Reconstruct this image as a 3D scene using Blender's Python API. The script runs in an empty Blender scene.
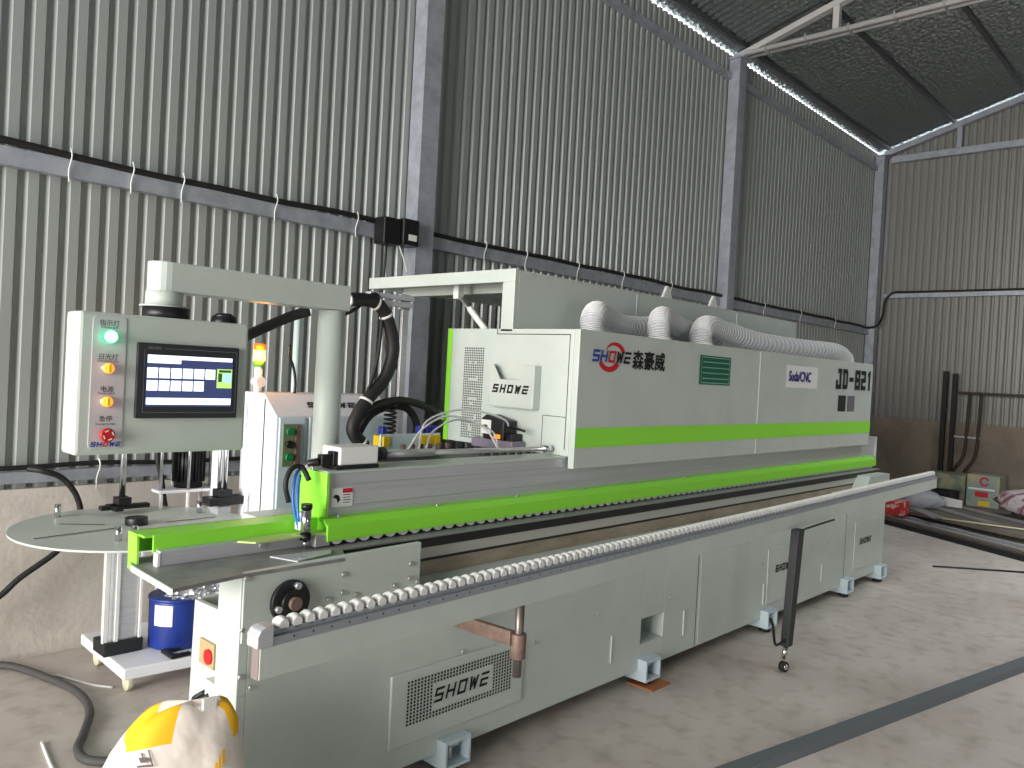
import bpy, bmesh, math, random
from mathutils import Vector, Matrix
random.seed(7)
D = bpy.data; C = bpy.context.scene.collection; SC = bpy.context.scene

# ------------------------------------------------------------------ camera
R_ = ((0.6825, -0.7290, -0.0533), )
yaw, pitch, roll = 0.818506, 0.015097, -0.053330
cy, sy = math.cos(yaw), math.sin(yaw)
f0 = Vector((sy, cy, 0)); r0 = Vector((cy, -sy, 0)); up = Vector((0, 0, 1))
fw = f0*math.cos(pitch) - up*math.sin(pitch); dn = -(up*math.cos(pitch) + f0*math.sin(pitch))
rt = r0*math.cos(roll) + dn*math.sin(roll); dd = dn*math.cos(roll) - r0*math.sin(roll)
cam = D.objects.new('camera', D.cameras.new('camera')); C.objects.link(cam)
cam.data.sensor_width = 36; cam.data.lens = 800/1024*36; cam.data.clip_start = .05; cam.data.clip_end = 100
m = Matrix((rt, -dd, -fw)).transposed().to_4x4(); m.translation = Vector((0, 0, 1.5)); cam.matrix_world = m
SC.camera = cam
# ------------------------------------------------------------------ world, daylight and fill lights, exposure
w = D.worlds.new('overcast_sky'); SC.world = w; w.use_nodes = True
bg = w.node_tree.nodes['Background']; bg.inputs[0].default_value = (.94, .97, 1, 1); bg.inputs[1].default_value = 2.2
def area(name, loc, target, sx, sy_, power, col):
    l = D.lights.new(name, 'AREA'); l.shape = 'RECTANGLE'; l.size = sx; l.size_y = sy_; l.energy = power; l.color = col
    o = D.objects.new(name, l); C.objects.link(o); o.location = loc
    o.rotation_euler = (Vector(target)-Vector(loc)).to_track_quat('-Z', 'Y').to_euler(); return o
area('daylight_through_open_gable', (-8.5, 1.6, 2.6), (0, 1.8, 1.9), 8, 5, 1360, (1, .955, .89))
area('overhead_fill_light', (8.4, 0, 6.0), (8.2, .1, 0), 6.0, 2.0, 125, (.95, .98, 1)).data.spread = 1.75  # added overhead fill to brighten the floor; the roof has no light sheets
area('low_fill_light', (1.0, -8.6, 1.3), (3.0, 2, .9), 5.0, 2.4, 62, (.95, .98, 1))  # added low fill from behind the camera for base and floor; no door there
SC.view_settings.view_transform = 'Standard'; SC.view_settings.look = 'None'
SC.view_settings.gamma = 1; SC.view_settings.use_curve_mapping = False; SC.view_settings.exposure = .5
SC.cycles.use_denoising = True; SC.cycles.max_bounces = 8

# ------------------------------------------------------------------ materials
def lin(c): return tuple(((v/255)/12.92 if v/255 <= .04045 else ((v/255+.055)/1.055)**2.4) for v in c) + (1,)
def mat(name, rgb, rough=.5, metal=0, emit=None, es=0, alpha=1, spec=.5, noise=None, bump=None, coat=0, trans=0):
    M = D.materials.new(name); M.use_nodes = True; nt = M.node_tree; b = nt.nodes['Principled BSDF']
    b.inputs['Base Color'].default_value = lin(rgb); b.inputs['Roughness'].default_value = rough
    b.inputs['Metallic'].default_value = metal; b.inputs['Alpha'].default_value = alpha
    b.inputs['Specular IOR Level'].default_value = spec; b.inputs['Coat Weight'].default_value = coat
    b.inputs['Transmission Weight'].default_value = trans
    if emit: b.inputs['Emission Color'].default_value = lin(emit); b.inputs['Emission Strength'].default_value = es
    N = nt.nodes; L = nt.links
    if noise or bump: tc = N.new('ShaderNodeTexCoord')
    if noise:      # (scale, second colour, lo, hi)
        n = N.new('ShaderNodeTexNoise'); n.inputs['Scale'].default_value = noise[0]; n.inputs['Detail'].default_value = 8; n.inputs['Roughness'].default_value = .62
        r = N.new('ShaderNodeValToRGB'); r.color_ramp.elements[0].position = noise[2]; r.color_ramp.elements[1].position = noise[3]
        r.color_ramp.elements[0].color = lin(noise[1]); r.color_ramp.elements[1].color = lin(rgb)
        mp = N.new('ShaderNodeMapping'); mp.inputs['Scale'].default_value = noise[4] if len(noise) > 4 else (1, 1, 1)
        L.new(tc.outputs['Object'], mp.inputs[0]); L.new(mp.outputs[0], n.inputs['Vector']); L.new(n.outputs[0], r.inputs[0]); L.new(r.outputs[0], b.inputs['Base Color'])
    if bump:
        n = N.new('ShaderNodeTexNoise' if bump[2] == 'n' else 'ShaderNodeTexVoronoi'); n.inputs['Scale'].default_value = bump[0]
        bm_ = N.new('ShaderNodeBump'); bm_.inputs['Strength'].default_value = bump[1]; bm_.inputs['Distance'].default_value = bump[3] if len(bump) > 3 else .01
        L.new(tc.outputs['Object'], n.inputs['Vector']); L.new(n.outputs[0], bm_.inputs['Height']); L.new(bm_.outputs[0], b.inputs['Normal'])
    return M
PAINT = mat('machine_paint', (198, 207, 201), .42, noise=(3.1, (189, 198, 192), .3, .6), coat=.05)
GREEN = mat('green_paint', (150, 236, 66), .36)
ALU = mat('brushed_aluminium', (206, 207, 212), .42, .35, noise=(6, (192, 193, 198), .35, .65, (.2, 4, 22)))
STEEL = mat('steel', (196, 196, 196), .32, .6)
CHROME = mat('chrome', (215, 215, 218), .12, 1)
DARKST = mat('dark_steel', (52, 54, 56), .45, .6)
BLACK = mat('black_plastic', (22, 22, 24), .42)
RUBBER = mat('black_rubber', (26, 26, 27), .6)
INK = mat('black_ink', (18, 18, 20), .7)
HOLE = mat('hole_dark', (12, 13, 13), .9)
WHITE = mat('white_plastic', (238, 238, 236), .45)
WPAINT = mat('white_paint', (232, 233, 240), .4)
BPAINT = mat('pale_blue_paint', (196, 212, 220), .4)
GALV = mat('galvanised_steel', (176, 181, 192), .42, .25, noise=(9, (152, 158, 168), .35, .62))
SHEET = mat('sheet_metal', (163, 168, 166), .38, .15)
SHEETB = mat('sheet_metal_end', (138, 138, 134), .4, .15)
FOIL = mat('roof_foil', (150, 158, 158), .3, .85, bump=(26, .45, 'v', .02))
TRUSS = mat('truss_lit', (206, 204, 202), .4, .15)  # the light on the truss is put into this paler colour
PURL = mat('purlin_shaded', (84, 88, 90), .5, .4)  # shade under the roof is put into this dark colour
CONC = mat('plinth_concrete', (214, 208, 200), .85, noise=(2.5, (192, 185, 176), .35, .65), bump=(30, .3, 'n', .01))
BROWNC = mat('plinth_brown_render', (148, 136, 122), .9, noise=(2.2, (118, 108, 96), .3, .7), bump=(30, .3, 'n', .01))
RUST = mat('rusty_brown_steel', (140, 114, 102), .55, .3, noise=(30, (112, 94, 86), .35, .65))
TAN = mat('oily_tan_strip', (176, 166, 148), .5, .1, noise=(5, (140, 128, 108), .3, .7, (1, 1, 4)))
RED = mat('red_plastic', (196, 30, 34), .35)
REDINK = mat('red_ink', (200, 24, 44), .5)
BLUEINK = mat('blue_ink', (36, 70, 160), .5)
NAVYINK = mat('navy_ink', (44, 40, 130), .5)
GREENST = mat('green_sticker', (8, 96, 74), .45)
BLUE = mat('blue_drum', (28, 54, 140), .4, noise=(7, (24, 44, 118), .3, .6))
YEL = mat('yellow_plastic', (238, 200, 20), .45)
SACKY = mat('sack_yellow', (250, 190, 30), .6)
SACKW = mat('sack_white', (238, 226, 216), .6, bump=(14, .35, 'n', .02))
FOILW = mat('crinkled_foil', (214, 216, 220), .22, .85, bump=(26, 1, 'v', .03))
WOOD = mat('plywood', (176, 112, 72), .7, noise=(12, (150, 92, 58), .3, .7))
TIE = mat('white_nylon', (235, 235, 232), .5)
HOSE = mat('translucent_hose', (222, 224, 232), .5, alpha=.6)
PVC = mat('clear_pneumatic_tube', (225, 228, 228), .3)
BLUET = mat('blue_pneumatic_tube', (30, 110, 190), .35)
SMOKE = mat('clear_plastic', (214, 216, 226), .2, alpha=.55)
DECK = mat('track_grey', (150, 150, 154), .5, .3)
YSTRIPE = mat('pale_green_plate', (190, 210, 130), .5)
BRONZE = mat('recess_tan', (176, 156, 116), .5)

# ------------------------------------------------------------------ mesh helpers
def box(bm, x0, x1, y0, y1, z0, z1):
    vs = [bm.verts.new((x, y, z)) for x in (x0, x1) for y in (y0, y1) for z in (z0, z1)]
    for f in ((0, 1, 3, 2), (4, 6, 7, 5), (0, 4, 5, 1), (2, 3, 7, 6), (0, 2, 6, 4), (1, 5, 7, 3)): bm.faces.new([vs[i] for i in f])
def prism(bm, poly, axis, a, b):
    def P(u, v, t): return {'x': (t, u, v), 'y': (u, t, v), 'z': (u, v, t)}[axis]
    A = [bm.verts.new(P(u, v, a)) for u, v in poly]; B = [bm.verts.new(P(u, v, b)) for u, v in poly]; n = len(poly)
    bm.faces.new(A); bm.faces.new(B[::-1])
    for i in range(n): bm.faces.new([A[i], B[i], B[(i+1) % n], A[(i+1) % n]])
def frame(d):
    d = Vector(d).normalized(); u = d.cross(Vector((0, 0, 1)))
    if u.length < 1e-3: u = Vector((1, 0, 0))
    u.normalize(); return d, u, u.cross(d)
def cyl(bm, p0, p1, r, r2=None, seg=20, caps=True):
    p0 = Vector(p0); p1 = Vector(p1); r2 = r if r2 is None else r2; d, u, v = frame(p1-p0); A = []; B = []
    for i in range(seg):
        a = 2*math.pi*i/seg; k = u*math.cos(a) + v*math.sin(a); A.append(bm.verts.new(p0+k*r)); B.append(bm.verts.new(p1+k*r2))
    for i in range(seg): bm.faces.new([A[i], A[(i+1) % seg], B[(i+1) % seg], B[i]]).smooth = True
    if caps: bm.faces.new(A[::-1]); bm.faces.new(B)
def catmull(pts, n):
    P = [Vector(p) for p in pts]; P = [P[0]*2-P[1]] + P + [P[-1]*2-P[-2]]; out = []
    for i in range(1, len(P)-2):
        for k in range(n):
            t = k/n; a, b, c, d = P[i-1:i+3]
            out.append(.5*((2*b)+(c-a)*t+(2*a-5*b+4*c-d)*t*t+(3*b-a-3*c+d)*t**3))
    return out + [P[-2]]
def tube(bm, pts, r, n=6, seg=10, rad=None, raw=False):
    Q = [Vector(p) for p in pts] if raw else catmull(pts, n); rings = []; u = None
    for i, p in enumerate(Q):
        d = (Q[min(i+1, len(Q)-1)]-Q[max(i-1, 0)]).normalized()
        if u is None: _, u, _ = frame(d)
        u = (u-d*u.dot(d)).normalized(); v = d.cross(u); rr = rad(i) if rad else r
        rings.append([bm.verts.new(p+(u*math.cos(2*math.pi*k/seg)+v*math.sin(2*math.pi*k/seg))*rr) for k in range(seg)])
    for A, B in zip(rings, rings[1:]):
        for k in range(seg): bm.faces.new([A[k], A[(k+1) % seg], B[(k+1) % seg], B[k]]).smooth = True
    bm.faces.new(rings[0][::-1]); bm.faces.new(rings[-1])
def ball(bm, c, r, sx=1, sy_=1, sz=1, seg=14):
    bmesh.ops.create_uvsphere(bm, u_segments=seg, v_segments=seg//2+2, radius=r, matrix=Matrix.Translation(c) @ Matrix.Diagonal((sx, sy_, sz, 1)))
    for f in bm.faces: f.smooth = True
def link(name, bm, material, parent=None, bevel=0, label=None):
    bmesh.ops.recalc_face_normals(bm, faces=bm.faces[:])
    me = D.meshes.new(name); bm.to_mesh(me); bm.free()
    for x in (material if isinstance(material, (list, tuple)) else [material]): me.materials.append(x)
    return link_mesh(name, me, parent, bevel, label)
def link_mesh(name, me, parent=None, bevel=0, label=None):
    o = D.objects.new(name, me); C.objects.link(o)
    if parent is not None:
        o.parent = parent; o.matrix_parent_inverse = Matrix.Translation(-Vector(parent['_base'])) if parent.get('_base') is not None else Matrix()
    if bevel:
        b = o.modifiers.new('bevel', 'BEVEL'); b.width = bevel; b.segments = 2; b.limit_method = 'ANGLE'; b.harden_normals = False
    if label: o['label'] = label
    return o
def mk(name, fn, material, parent=None, bevel=0, label=None):
    bm = bmesh.new(); fn(bm); return link(name, bm, material, parent, bevel, label)
def B(name, dims, material, parent=None, bevel=0, label=None): return mk(name, lambda b: box(b, *dims), material, parent, bevel, label)
def CY(name, p0, p1, r, material, parent=None, r2=None, seg=20, bevel=0, label=None): return mk(name, lambda b: cyl(b, p0, p1, r, r2, seg), material, parent, bevel, label)
def T(name, pts, r, material, parent=None, label=None, n=6, seg=10): return mk(name, lambda b: tube(b, pts, r, n, seg), material, parent, 0, label)
def tag(o, label, cat, group=None):
    o['label'] = label; o['category'] = cat
    if group: o['group'] = group
    return o
def st(o): o['kind'] = 'structure'; return o
def thing(name, label, cat, loc, group=None):
    o = D.objects.new(name, None); C.objects.link(o); o.location = loc; o.empty_display_size = .1; o['_base'] = tuple(loc)
    return tag(o, label, cat, group)
# flat marks on a surface: origin o, right vector rx, up vector uy; 2D quads / polygons
class Plane2D:
    def __init__(s, o, rx, uy, off=.0015):
        s.o = Vector(o); s.rx = Vector(rx); s.uy = Vector(uy); s.o += s.rx.cross(s.uy)*off
    def pt(s, u, v): return s.o + s.rx*u + s.uy*v
    def poly(s, bm, pts): bm.faces.new([bm.verts.new(s.pt(*p)) for p in pts])
    def rect(s, bm, u0, v0, u1, v1): s.poly(bm, [(u0, v0), (u1, v0), (u1, v1), (u0, v1)])
def stroke(P, bm, a, b, wd, sh=0):
    ax, ay = a; bx, by = b; l = math.hypot(bx-ax, by-ay); ex, ey = (bx-ax)/l*wd/2, (by-ay)/l*wd/2
    ax -= ex; ay -= ey; bx += ex; by += ey
    q = [(ax-ey, ay+ex), (ax+ey, ay-ex), (bx+ey, by-ex), (bx-ey, by+ex)]
    P.poly(bm, [(x+y*sh, y) for x, y in q])
GL = {'S': [((1, 1), (0, 1)), ((0, 1), (0, .5)), ((0, .5), (1, .5)), ((1, .5), (1, 0)), ((1, 0), (0, 0))],
 'H': [((0, 0), (0, 1)), ((1, 0), (1, 1)), ((0, .5), (1, .5))], 'O': [((0, 0), (0, 1)), ((1, 0), (1, 1)), ((0, 0), (1, 0)), ((0, 1), (1, 1))],
 'W': [((0, 1), (.18, 0)), ((.18, 0), (.5, .8)), ((.5, .8), (.82, 0)), ((.82, 0), (1, 1))], 'E': [((0, 1), (1, 1)), ((0, .5), (1, .5)), ((0, 0), (1, 0)), ((0, 0), (0, .5))],
 'J': [((1, 1), (1, 0)), ((1, 0), (0, 0)), ((0, 0), (0, .3)), ((1, 1), (.5, 1))], 'D': [((.12, 0), (.12, 1)), ((0, 1), (.85, 1)), ((0, 0), (.85, 0)), ((1, .12), (1, .88))],
 '-': [((.1, .5), (.9, .5))], '6': [((0, 0), (0, 1)), ((0, 1), (1, 1)), ((0, .5), (1, .5)), ((1, .5), (1, 0)), ((0, 0), (1, 0)), ((1, 1), (1, .8))],
 '2': [((0, 1), (1, 1)), ((1, 1), (1, .5)), ((0, .5), (1, .5)), ((0, .5), (0, 0)), ((0, 0), (1, 0))], '1': [((.6, 0), (.6, 1)), ((.3, .9), (.6, 1))]}
def word(P, bm, s, u, v, h, cw, gap, wd, sh=.2, which=None):
    for i, c in enumerate(s):
        x0 = u + i*(cw+gap)
        if which is None or i in which:
            for si, (a, b) in enumerate(GL[c]):
                def tr(p): return (x0+wd/2+p[0]*(cw-wd), v+wd/2+p[1]*(h-wd))
                Q = Plane2D.__new__(Plane2D); Q.o = P.o + P.rx.cross(P.uy)*(.00035*si); Q.rx = P.rx; Q.uy = P.uy
                stroke(Q, bm, tr(a), tr(b), wd, sh)
def showe(P, parent, u, v, h, W, wd, material, sh=.25, name='lettering', which=None):
    cw = W/5*.78; g = W/5*.28
    return mk(name, lambda b: word(P, b, 'SHOWE', u-sh*v, v, h, cw, g, wd, sh, which), material, parent)
def text(name, s, P, u, v, size, material, parent, shear=0, align='LEFT', sx=1, bold=0, fat=0):
    cu = D.curves.new(name, 'FONT'); cu.body = s; cu.size = size; cu.shear = shear; cu.align_x = align; cu.offset = bold
    o = D.objects.new(name, cu); C.objects.link(o); bpy.context.view_layer.update()
    dg = bpy.context.evaluated_depsgraph_get(); me = D.meshes.new_from_object(o.evaluated_get(dg)); D.objects.remove(o)
    for vtx in me.vertices: vtx.co = P.pt(u+vtx.co.x*sx, v+vtx.co.y)
    if fat:
        b = bmesh.new()
        for kk, (du, dv) in enumerate(((-fat, 0), (fat, 0), (0, fat), (0, -fat))):
            n0 = len(b.verts); b.from_mesh(me); b.verts.ensure_lookup_table()
            for q in b.verts[n0:]: q.co += P.rx*du + P.uy*dv + P.rx.cross(P.uy)*(.0004*kk)
        b.to_mesh(me); b.free()
    me.materials.clear(); me.materials.append(material); return link_mesh(name, me, parent)

# ================================================================== THE SHED
WY = 4.3; WX = 12.3; SL = .29
def rz(y): return 5.05 + SL*(4.3-y) if y > -2.4 else 5.05 + SL*6.7 - SL*(-2.4-y)
FLOOR = mat('floor_concrete', (206, 198, 192), .55, noise=(1.1, (176, 166, 158), .32, .68), bump=(22, .12, 'n', .01))
def fix_floor(M):
    nt = M.node_tree; N = nt.nodes; L = nt.links; b = N['Principled BSDF']; ramp = [n for n in N if n.type == 'VALTORGB'][0]
    tc = [n for n in N if n.type == 'TEX_COORD'][0]
    n = N.new('ShaderNodeTexNoise'); n.inputs['Scale'].default_value = 9; n.inputs['Detail'].default_value = 10; L.new(tc.outputs['Object'], n.inputs['Vector'])
    r = N.new('ShaderNodeValToRGB'); r.color_ramp.elements[0].position = .3; r.color_ramp.elements[1].position = .5
    r.color_ramp.elements[0].color = (.72, .70, .67, 1); r.color_ramp.elements[1].color = (1, 1, 1, 1); L.new(n.outputs[0], r.inputs[0])
    mx = N.new('ShaderNodeMix'); mx.data_type = 'RGBA'; mx.blend_type = 'MULTIPLY'; mx.inputs[0].default_value = .85
    L.new(ramp.outputs[0], mx.inputs[6]); L.new(r.outputs[0], mx.inputs[7]); L.new(mx.outputs[2], b.inputs['Base Color'])
fix_floor(FLOOR)
st(B('floor', (-6, WX+.2, -9, WY+.2, -.1, 0), FLOOR))
def corrug(bm, length, zb, ztop, place, per=.0925):
    prof = [(0, .024), (.020, .024), (.034, 0), (.0785, 0), (per, .024)]; x = 0; pts = []
    while x < length:
        for a, d in prof[:-1]: pts.append((x+a, d))
        x += per
    prev = None
    for u, d in pts:
        zt = ztop(u); a = bm.verts.new(place(u, d, zb)); b = bm.verts.new(place(u, d, zt))
        if prev: bm.faces.new([prev[0], a, b, prev[1]])
        prev = (a, b)
def solid(o, t):
    s = o.modifiers.new('thick', 'SOLIDIFY'); s.thickness = t; s.offset = 0
bm = bmesh.new(); corrug(bm, WX+6, .82, lambda u: 5.005, lambda u, d, z: (-6+u+.02, WY+d, z)); o = st(link('wall_left', bm, SHEET)); solid(o, .001)
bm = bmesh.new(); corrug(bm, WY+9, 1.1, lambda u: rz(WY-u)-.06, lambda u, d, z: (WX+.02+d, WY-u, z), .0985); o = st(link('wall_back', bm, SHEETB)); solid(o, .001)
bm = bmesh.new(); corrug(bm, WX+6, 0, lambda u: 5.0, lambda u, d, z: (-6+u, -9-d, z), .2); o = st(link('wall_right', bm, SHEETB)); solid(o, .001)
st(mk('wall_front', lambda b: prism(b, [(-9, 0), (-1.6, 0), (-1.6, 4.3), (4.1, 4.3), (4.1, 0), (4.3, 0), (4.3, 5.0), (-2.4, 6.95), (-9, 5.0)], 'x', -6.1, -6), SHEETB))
st(B('baseboard_left', (-6, WX, WY-.03, WY+.15, 0, .82), CONC)); st(B('baseboard_back', (WX-.03, WX+.15, -9, WY, 0, 1.13), BROWNC))
# ceiling: wavy corrugated sheet with foil underside
bm = bmesh.new(); prevrow = None
xs = [-6 + i*.05 for i in range(int((WX+6.4)/.05)+1)]
for y in (4.33, -2.4, -9.3):
    row = [bm.verts.new((x, y, rz(y) + .012*math.cos(2*math.pi*i/2.0*1.0))) for i, x in enumerate(xs)]
    if prevrow:
        for i in range(len(row)-1): bm.faces.new([prevrow[i], prevrow[i+1], row[i+1], row[i]])
    prevrow = row
o = st(link('ceiling', bm, FOIL)); solid(o, .004)
# columns
for i, x in enumerate((3.44, 7.70, 12.12)):
    lab = ('grey steel column behind the raised lid, black box beside it', 'grey steel column under the roof truss, halfway along the wall', 'grey steel column in the far corner of the shed')[i]
    t = thing('steel_column', lab, 'column', (x+.08, 4.2, 0), 'steel columns along the corrugated wall')
    def f(b, x=x):
        for a in ((x, x+.012, 4.165, 4.29), (x+.012, x+.15, 4.165, 4.177), (x+.138, x+.15, 4.177, 4.29), (x+.012, x+.138, 4.278, 4.29)):
            box(b, *a, 0, 4.93)
    mk('post', f, GALV, t); B('cap_plate', (x-.03, x+.18, 4.11, 4.29, 4.93, 4.945), GALV, t)
# girts with cable
GR = 'horizontal steel girts on the walls'
spans = ((-4, 3.44), (3.6, 7.70), (7.86, 12.12))
bays = ('near the control panel', 'behind the raised lid', 'in the far bay')
for i, (a, b) in enumerate(spans):
    tag(B('steel_girt', (a, b, 4.24, 4.298, 2.325, 2.41), GALV), 'grey middle wall girt %s, black cable strapped on top' % bays[i], 'girt', GR)
    if i: tag(B('steel_girt', (a, b, 4.25, 4.298, 4.72, 4.785), GALV), 'dark top wall girt just below the roof %s' % bays[i], 'girt', GR)
tag(B('steel_girt', (-4, 3.44, 4.25, 4.298, .85, .905), GALV), 'pale bottom wall girt above the concrete plinth at left', 'girt', GR)
tag(B('steel_girt', (12.24, 12.298, -3, 4.1, 2.87, 2.93), GALV), 'middle girt on the end wall with black cable on top', 'girt', GR)
tag(B('steel_girt', (12.22, 12.298, -9, 4.1, 4.84, 4.93), GALV), 'bright tie beam across the end wall at eave height', 'girt', GR)
def raf(b):
    for s in (0,):
        prism(b, [(4.2, rz(4.2)-.065), (4.2, rz(4.2)-.145), (-2.4, rz(-2.4)-.145), (-2.4, rz(-2.4)-.065)], 'x', 12.2, 12.29)
t = thing('gable_rafter', 'sloping steel rafter along the top of the end wall', 'rafter', (12.25, 4.2, 4.9))
mk('top_chord', raf, GALV, t)
for y in (3.22, 1.9): B('web', (12.22, 12.28, y-.03, y+.03, 4.932, rz(y)-.11), GALV, t)
# cables on the wall
def sag(a, b, y, z, n):
    return [(a+(b-a)*i/n, y+random.uniform(-.006, .006), z+random.uniform(-.006, .012)) for i in range(n+1)]
cg = 'black cables along the girts'
c = T('wall_cable', sag(-2, 3.2, 4.235, 2.425, 14) + [(3.34, 4.2, 2.42)], .017, RUBBER); tag(c, 'black cable bundle on the middle girt above the control panel', 'cable', cg)
c = T('wall_cable', sag(3.6, 7.7, 4.235, 2.425, 12), .016, RUBBER); tag(c, 'black cable on the girt behind the raised lid', 'cable', cg)
c = T('wall_cable', sag(7.86, 12.05, 4.235, 2.425, 12)+[(12.1, 4.12, 2.46), (12.2, 4.09, 2.60), (12.21, 4.07, 2.82), (12.23, 3.97, 2.94), (12.235, 3.8, 2.948)] + [(12.235, 3.8-.5*i, 2.945) for i in range(1, 9)], .016, RUBBER)
tag(c, 'black cable in the far bay, bending up around the corner column', 'cable', cg)
c = T('wall_cable', sag(-1, 3.3, 4.24, .925, 12), .012, RUBBER); tag(c, 'thin black cable along the bottom girt above the plinth', 'cable', cg)
for i in range(13):
    x = (1.33, 1.62, 1.88, 2.43, 3.0, 4.15, 4.6, 5.25, 5.9, 6.7, 8.7, 9.7, 10.8)[i]
    c = mk('cable_tie', lambda b: (tube(b, [(x, 4.225, 2.46), (x+.004, 4.215, 2.42), (x-.003, 4.23, 2.36), (x, 4.232, 2.30)], .0035, 3, 6)), TIE)
    tag(c, 'white cable tie on the middle girt, %s from the left end of the wall' % ('first second third fourth fifth sixth seventh eighth ninth tenth eleventh twelfth thirteenth'.split()[i]), 'cable tie', 'white cable ties on the middle wall girt')
for i, x in enumerate((1.52, 1.9)):
    c = mk('cable_tie', lambda b: tube(b, [(x, 4.22, .96), (x+.004, 4.21, .92), (x-.003, 4.23, .86), (x, 4.235, .80)], .004, 3, 6), TIE)
    tag(c, ('white cable tie on the bottom girt, left of the control panel', 'white cable tie on the bottom girt under the control panel')[i], 'cable tie', 'white cable ties on the bottom girt')
# junction box
t = thing('junction_box', 'small black box hung on the girt end beside the column', 'box', (3.25, 4.2, 2.3))
B('housing', (3.14, 3.27, 4.12, 4.23, 2.28, 2.45), BLACK, t, .006); B('housing', (3.28, 3.41, 4.10, 4.22, 2.29, 2.46), BLACK, t, .006)
P = Plane2D((3.3, 4.10, 2.3), (1, 0, 0), (0, 0, 1)); mk('sticker', lambda b: P.rect(b, .02, .02, .09, .06), WHITE, t)
T('lead', [(3.2, 4.17, 2.28), (3.2, 4.18, 2.1), (3.19, 4.2, 1.8)], .008, RUBBER, t); T('lead', [(3.3, 4.17, 2.29), (3.34, 4.16, 2.2), (3.38, 4.17, 2.12)], .004, TIE, t, 'white lead')
# purlins
for i, y in enumerate((4.15, 3.3, 2.45, 1.6, .75)):
    lab = ('roof purlin at the eave, closest to the corrugated wall', 'dark roof purlin, second from the eave', 'dark roof purlin, third from the eave', 'dark roof purlin, fourth from the eave', 'roof purlin nearest the ridge')[i]
    a = B('roof_purlin', (-4, 12.28, y-.02, y+.02, rz(y)-.06, rz(y)-.014), PURL); tag(a, lab, 'purlin', 'roof purlins under the foil')
# truss at the second column
t = thing('roof_truss', 'steel roof truss of twin pipes over the second column', 'truss', (7.78, 4.2, 4.9))
for dx in (-.045, .045): CY('bottom_chord', (7.78+dx, 4.25, 4.975+.0), (7.78+dx, -8.9, 4.975), .026, TRUSS, t, seg=12)
mk('top_chord', lambda b: prism(b, [(4.28, rz(4.28)-.07), (4.28, rz(4.28)-.13), (-2.4, rz(-2.4)-.19), (-2.4, rz(-2.4)-.12)], 'x', 7.74, 7.82), TRUSS, t)
mk('top_chord', lambda b: prism(b, [(-2.4, rz(-2.4)-.12), (-2.4, rz(-2.4)-.19), (-9, rz(-9)-.13), (-9, rz(-9)-.07)], 'x', 7.74, 7.82), TRUSS, t)
for y in (3.2, 2.12, 1.04, -.04, -1.2, -2.4): B('web', (7.75, 7.81, y-.03, y+.03, 4.98, rz(y)-.1), TRUSS, t)
for i in range(7):
    y = 3.9-i*.42; mk('strap', lambda b: box(b, 7.70, 7.86, y-.008, y+.008, 4.94, 5.01), STEEL, t)

# ================================================================== THE EDGE BANDING MACHINE
MB_ = (4.0, 2.6, 0)
mc = thing('edge_banding_machine', 'long pale green edge banding machine with lime stripes filling the shed', 'machine', MB_)
F = 2.15
Pf = lambda y, off=.0015: Plane2D((0, y, 0), (1, 0, 0), (0, 0, 1), off)      # marks facing -Y, u = X, v = Z
def base(b):
    box(b, 1.5, 6.74, 2.30, 2.52, .08, .84); box(b, 1.72, 6.74, 2.52, 3.15, .08, .84)
    box(b, 1.215, 3.31, F, 2.30, .08, .685); box(b, 3.51, 6.74, F, 2.30, .08, .685); box(b, 3.31, 3.51, F, 2.30, .328, .685); box(b, 3.31, 3.51, F, 2.30, .08, .205)
    prism(b, [(F, .685), (2.26, .72), (2.26, .84), (2.30, .84), (2.30, .685)], 'x', 1.215, 6.74)
    prism(b, [(2.30, .08), (2.30, .71), (2.50, .705), (2.52, .08)], 'x', 1.215, 1.235)       # left end sheet
    prism(b, [(2.50, .08), (2.50, .705), (2.52, .705), (2.52, .08)], 'x', 1.235, 1.5)
    box(b, 1.235, 1.5, 2.30, 2.5, .55, .56)
bs = mk('base', base, PAINT, mc, .003)
def endpl(b):
    prism(b, [(2.285, .50), (F, .50), (F, .869), (2.285, .828)], 'x', 1.185, 1.215)
    prism(b, [(2.345, .08), (F, .08), (F, .50), (2.345, .50)], 'x', 1.185, 1.215)
mk('end_plate', endpl, PAINT, bs, .002)
mk('side_plate', lambda b: prism(b, [(1.19, .68), (1.19, .868), (1.40, .872), (1.866, .880), (1.866, .66), (1.19, .66)], 'y', F-.006, 2.165), PAINT, bs, .002)
mk('end_plate', lambda b: (prism(b, [(6.22, .68), (6.36, .845), (6.80, .845), (6.80, .68)], 'y', F, 2.26)), PAINT, bs, .002)
# isolator recess on left end
rec = mk('switch_recess', lambda b: (box(b, 1.205, 1.2145, 2.335, 2.432, .522, .60)), BRONZE, bs)
CY('rotary_switch', (1.21, 2.366, .557), (1.198, 2.366, .557), .024, RED, bs, seg=18, label='red rotary isolator switch')
for dz in (.0, .03): T('strap', [(1.2, 2.42-dz, .40), (1.17, 2.38-dz, .43), (1.19, 2.35-dz, .455)], .008, RUBBER, bs)
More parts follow.
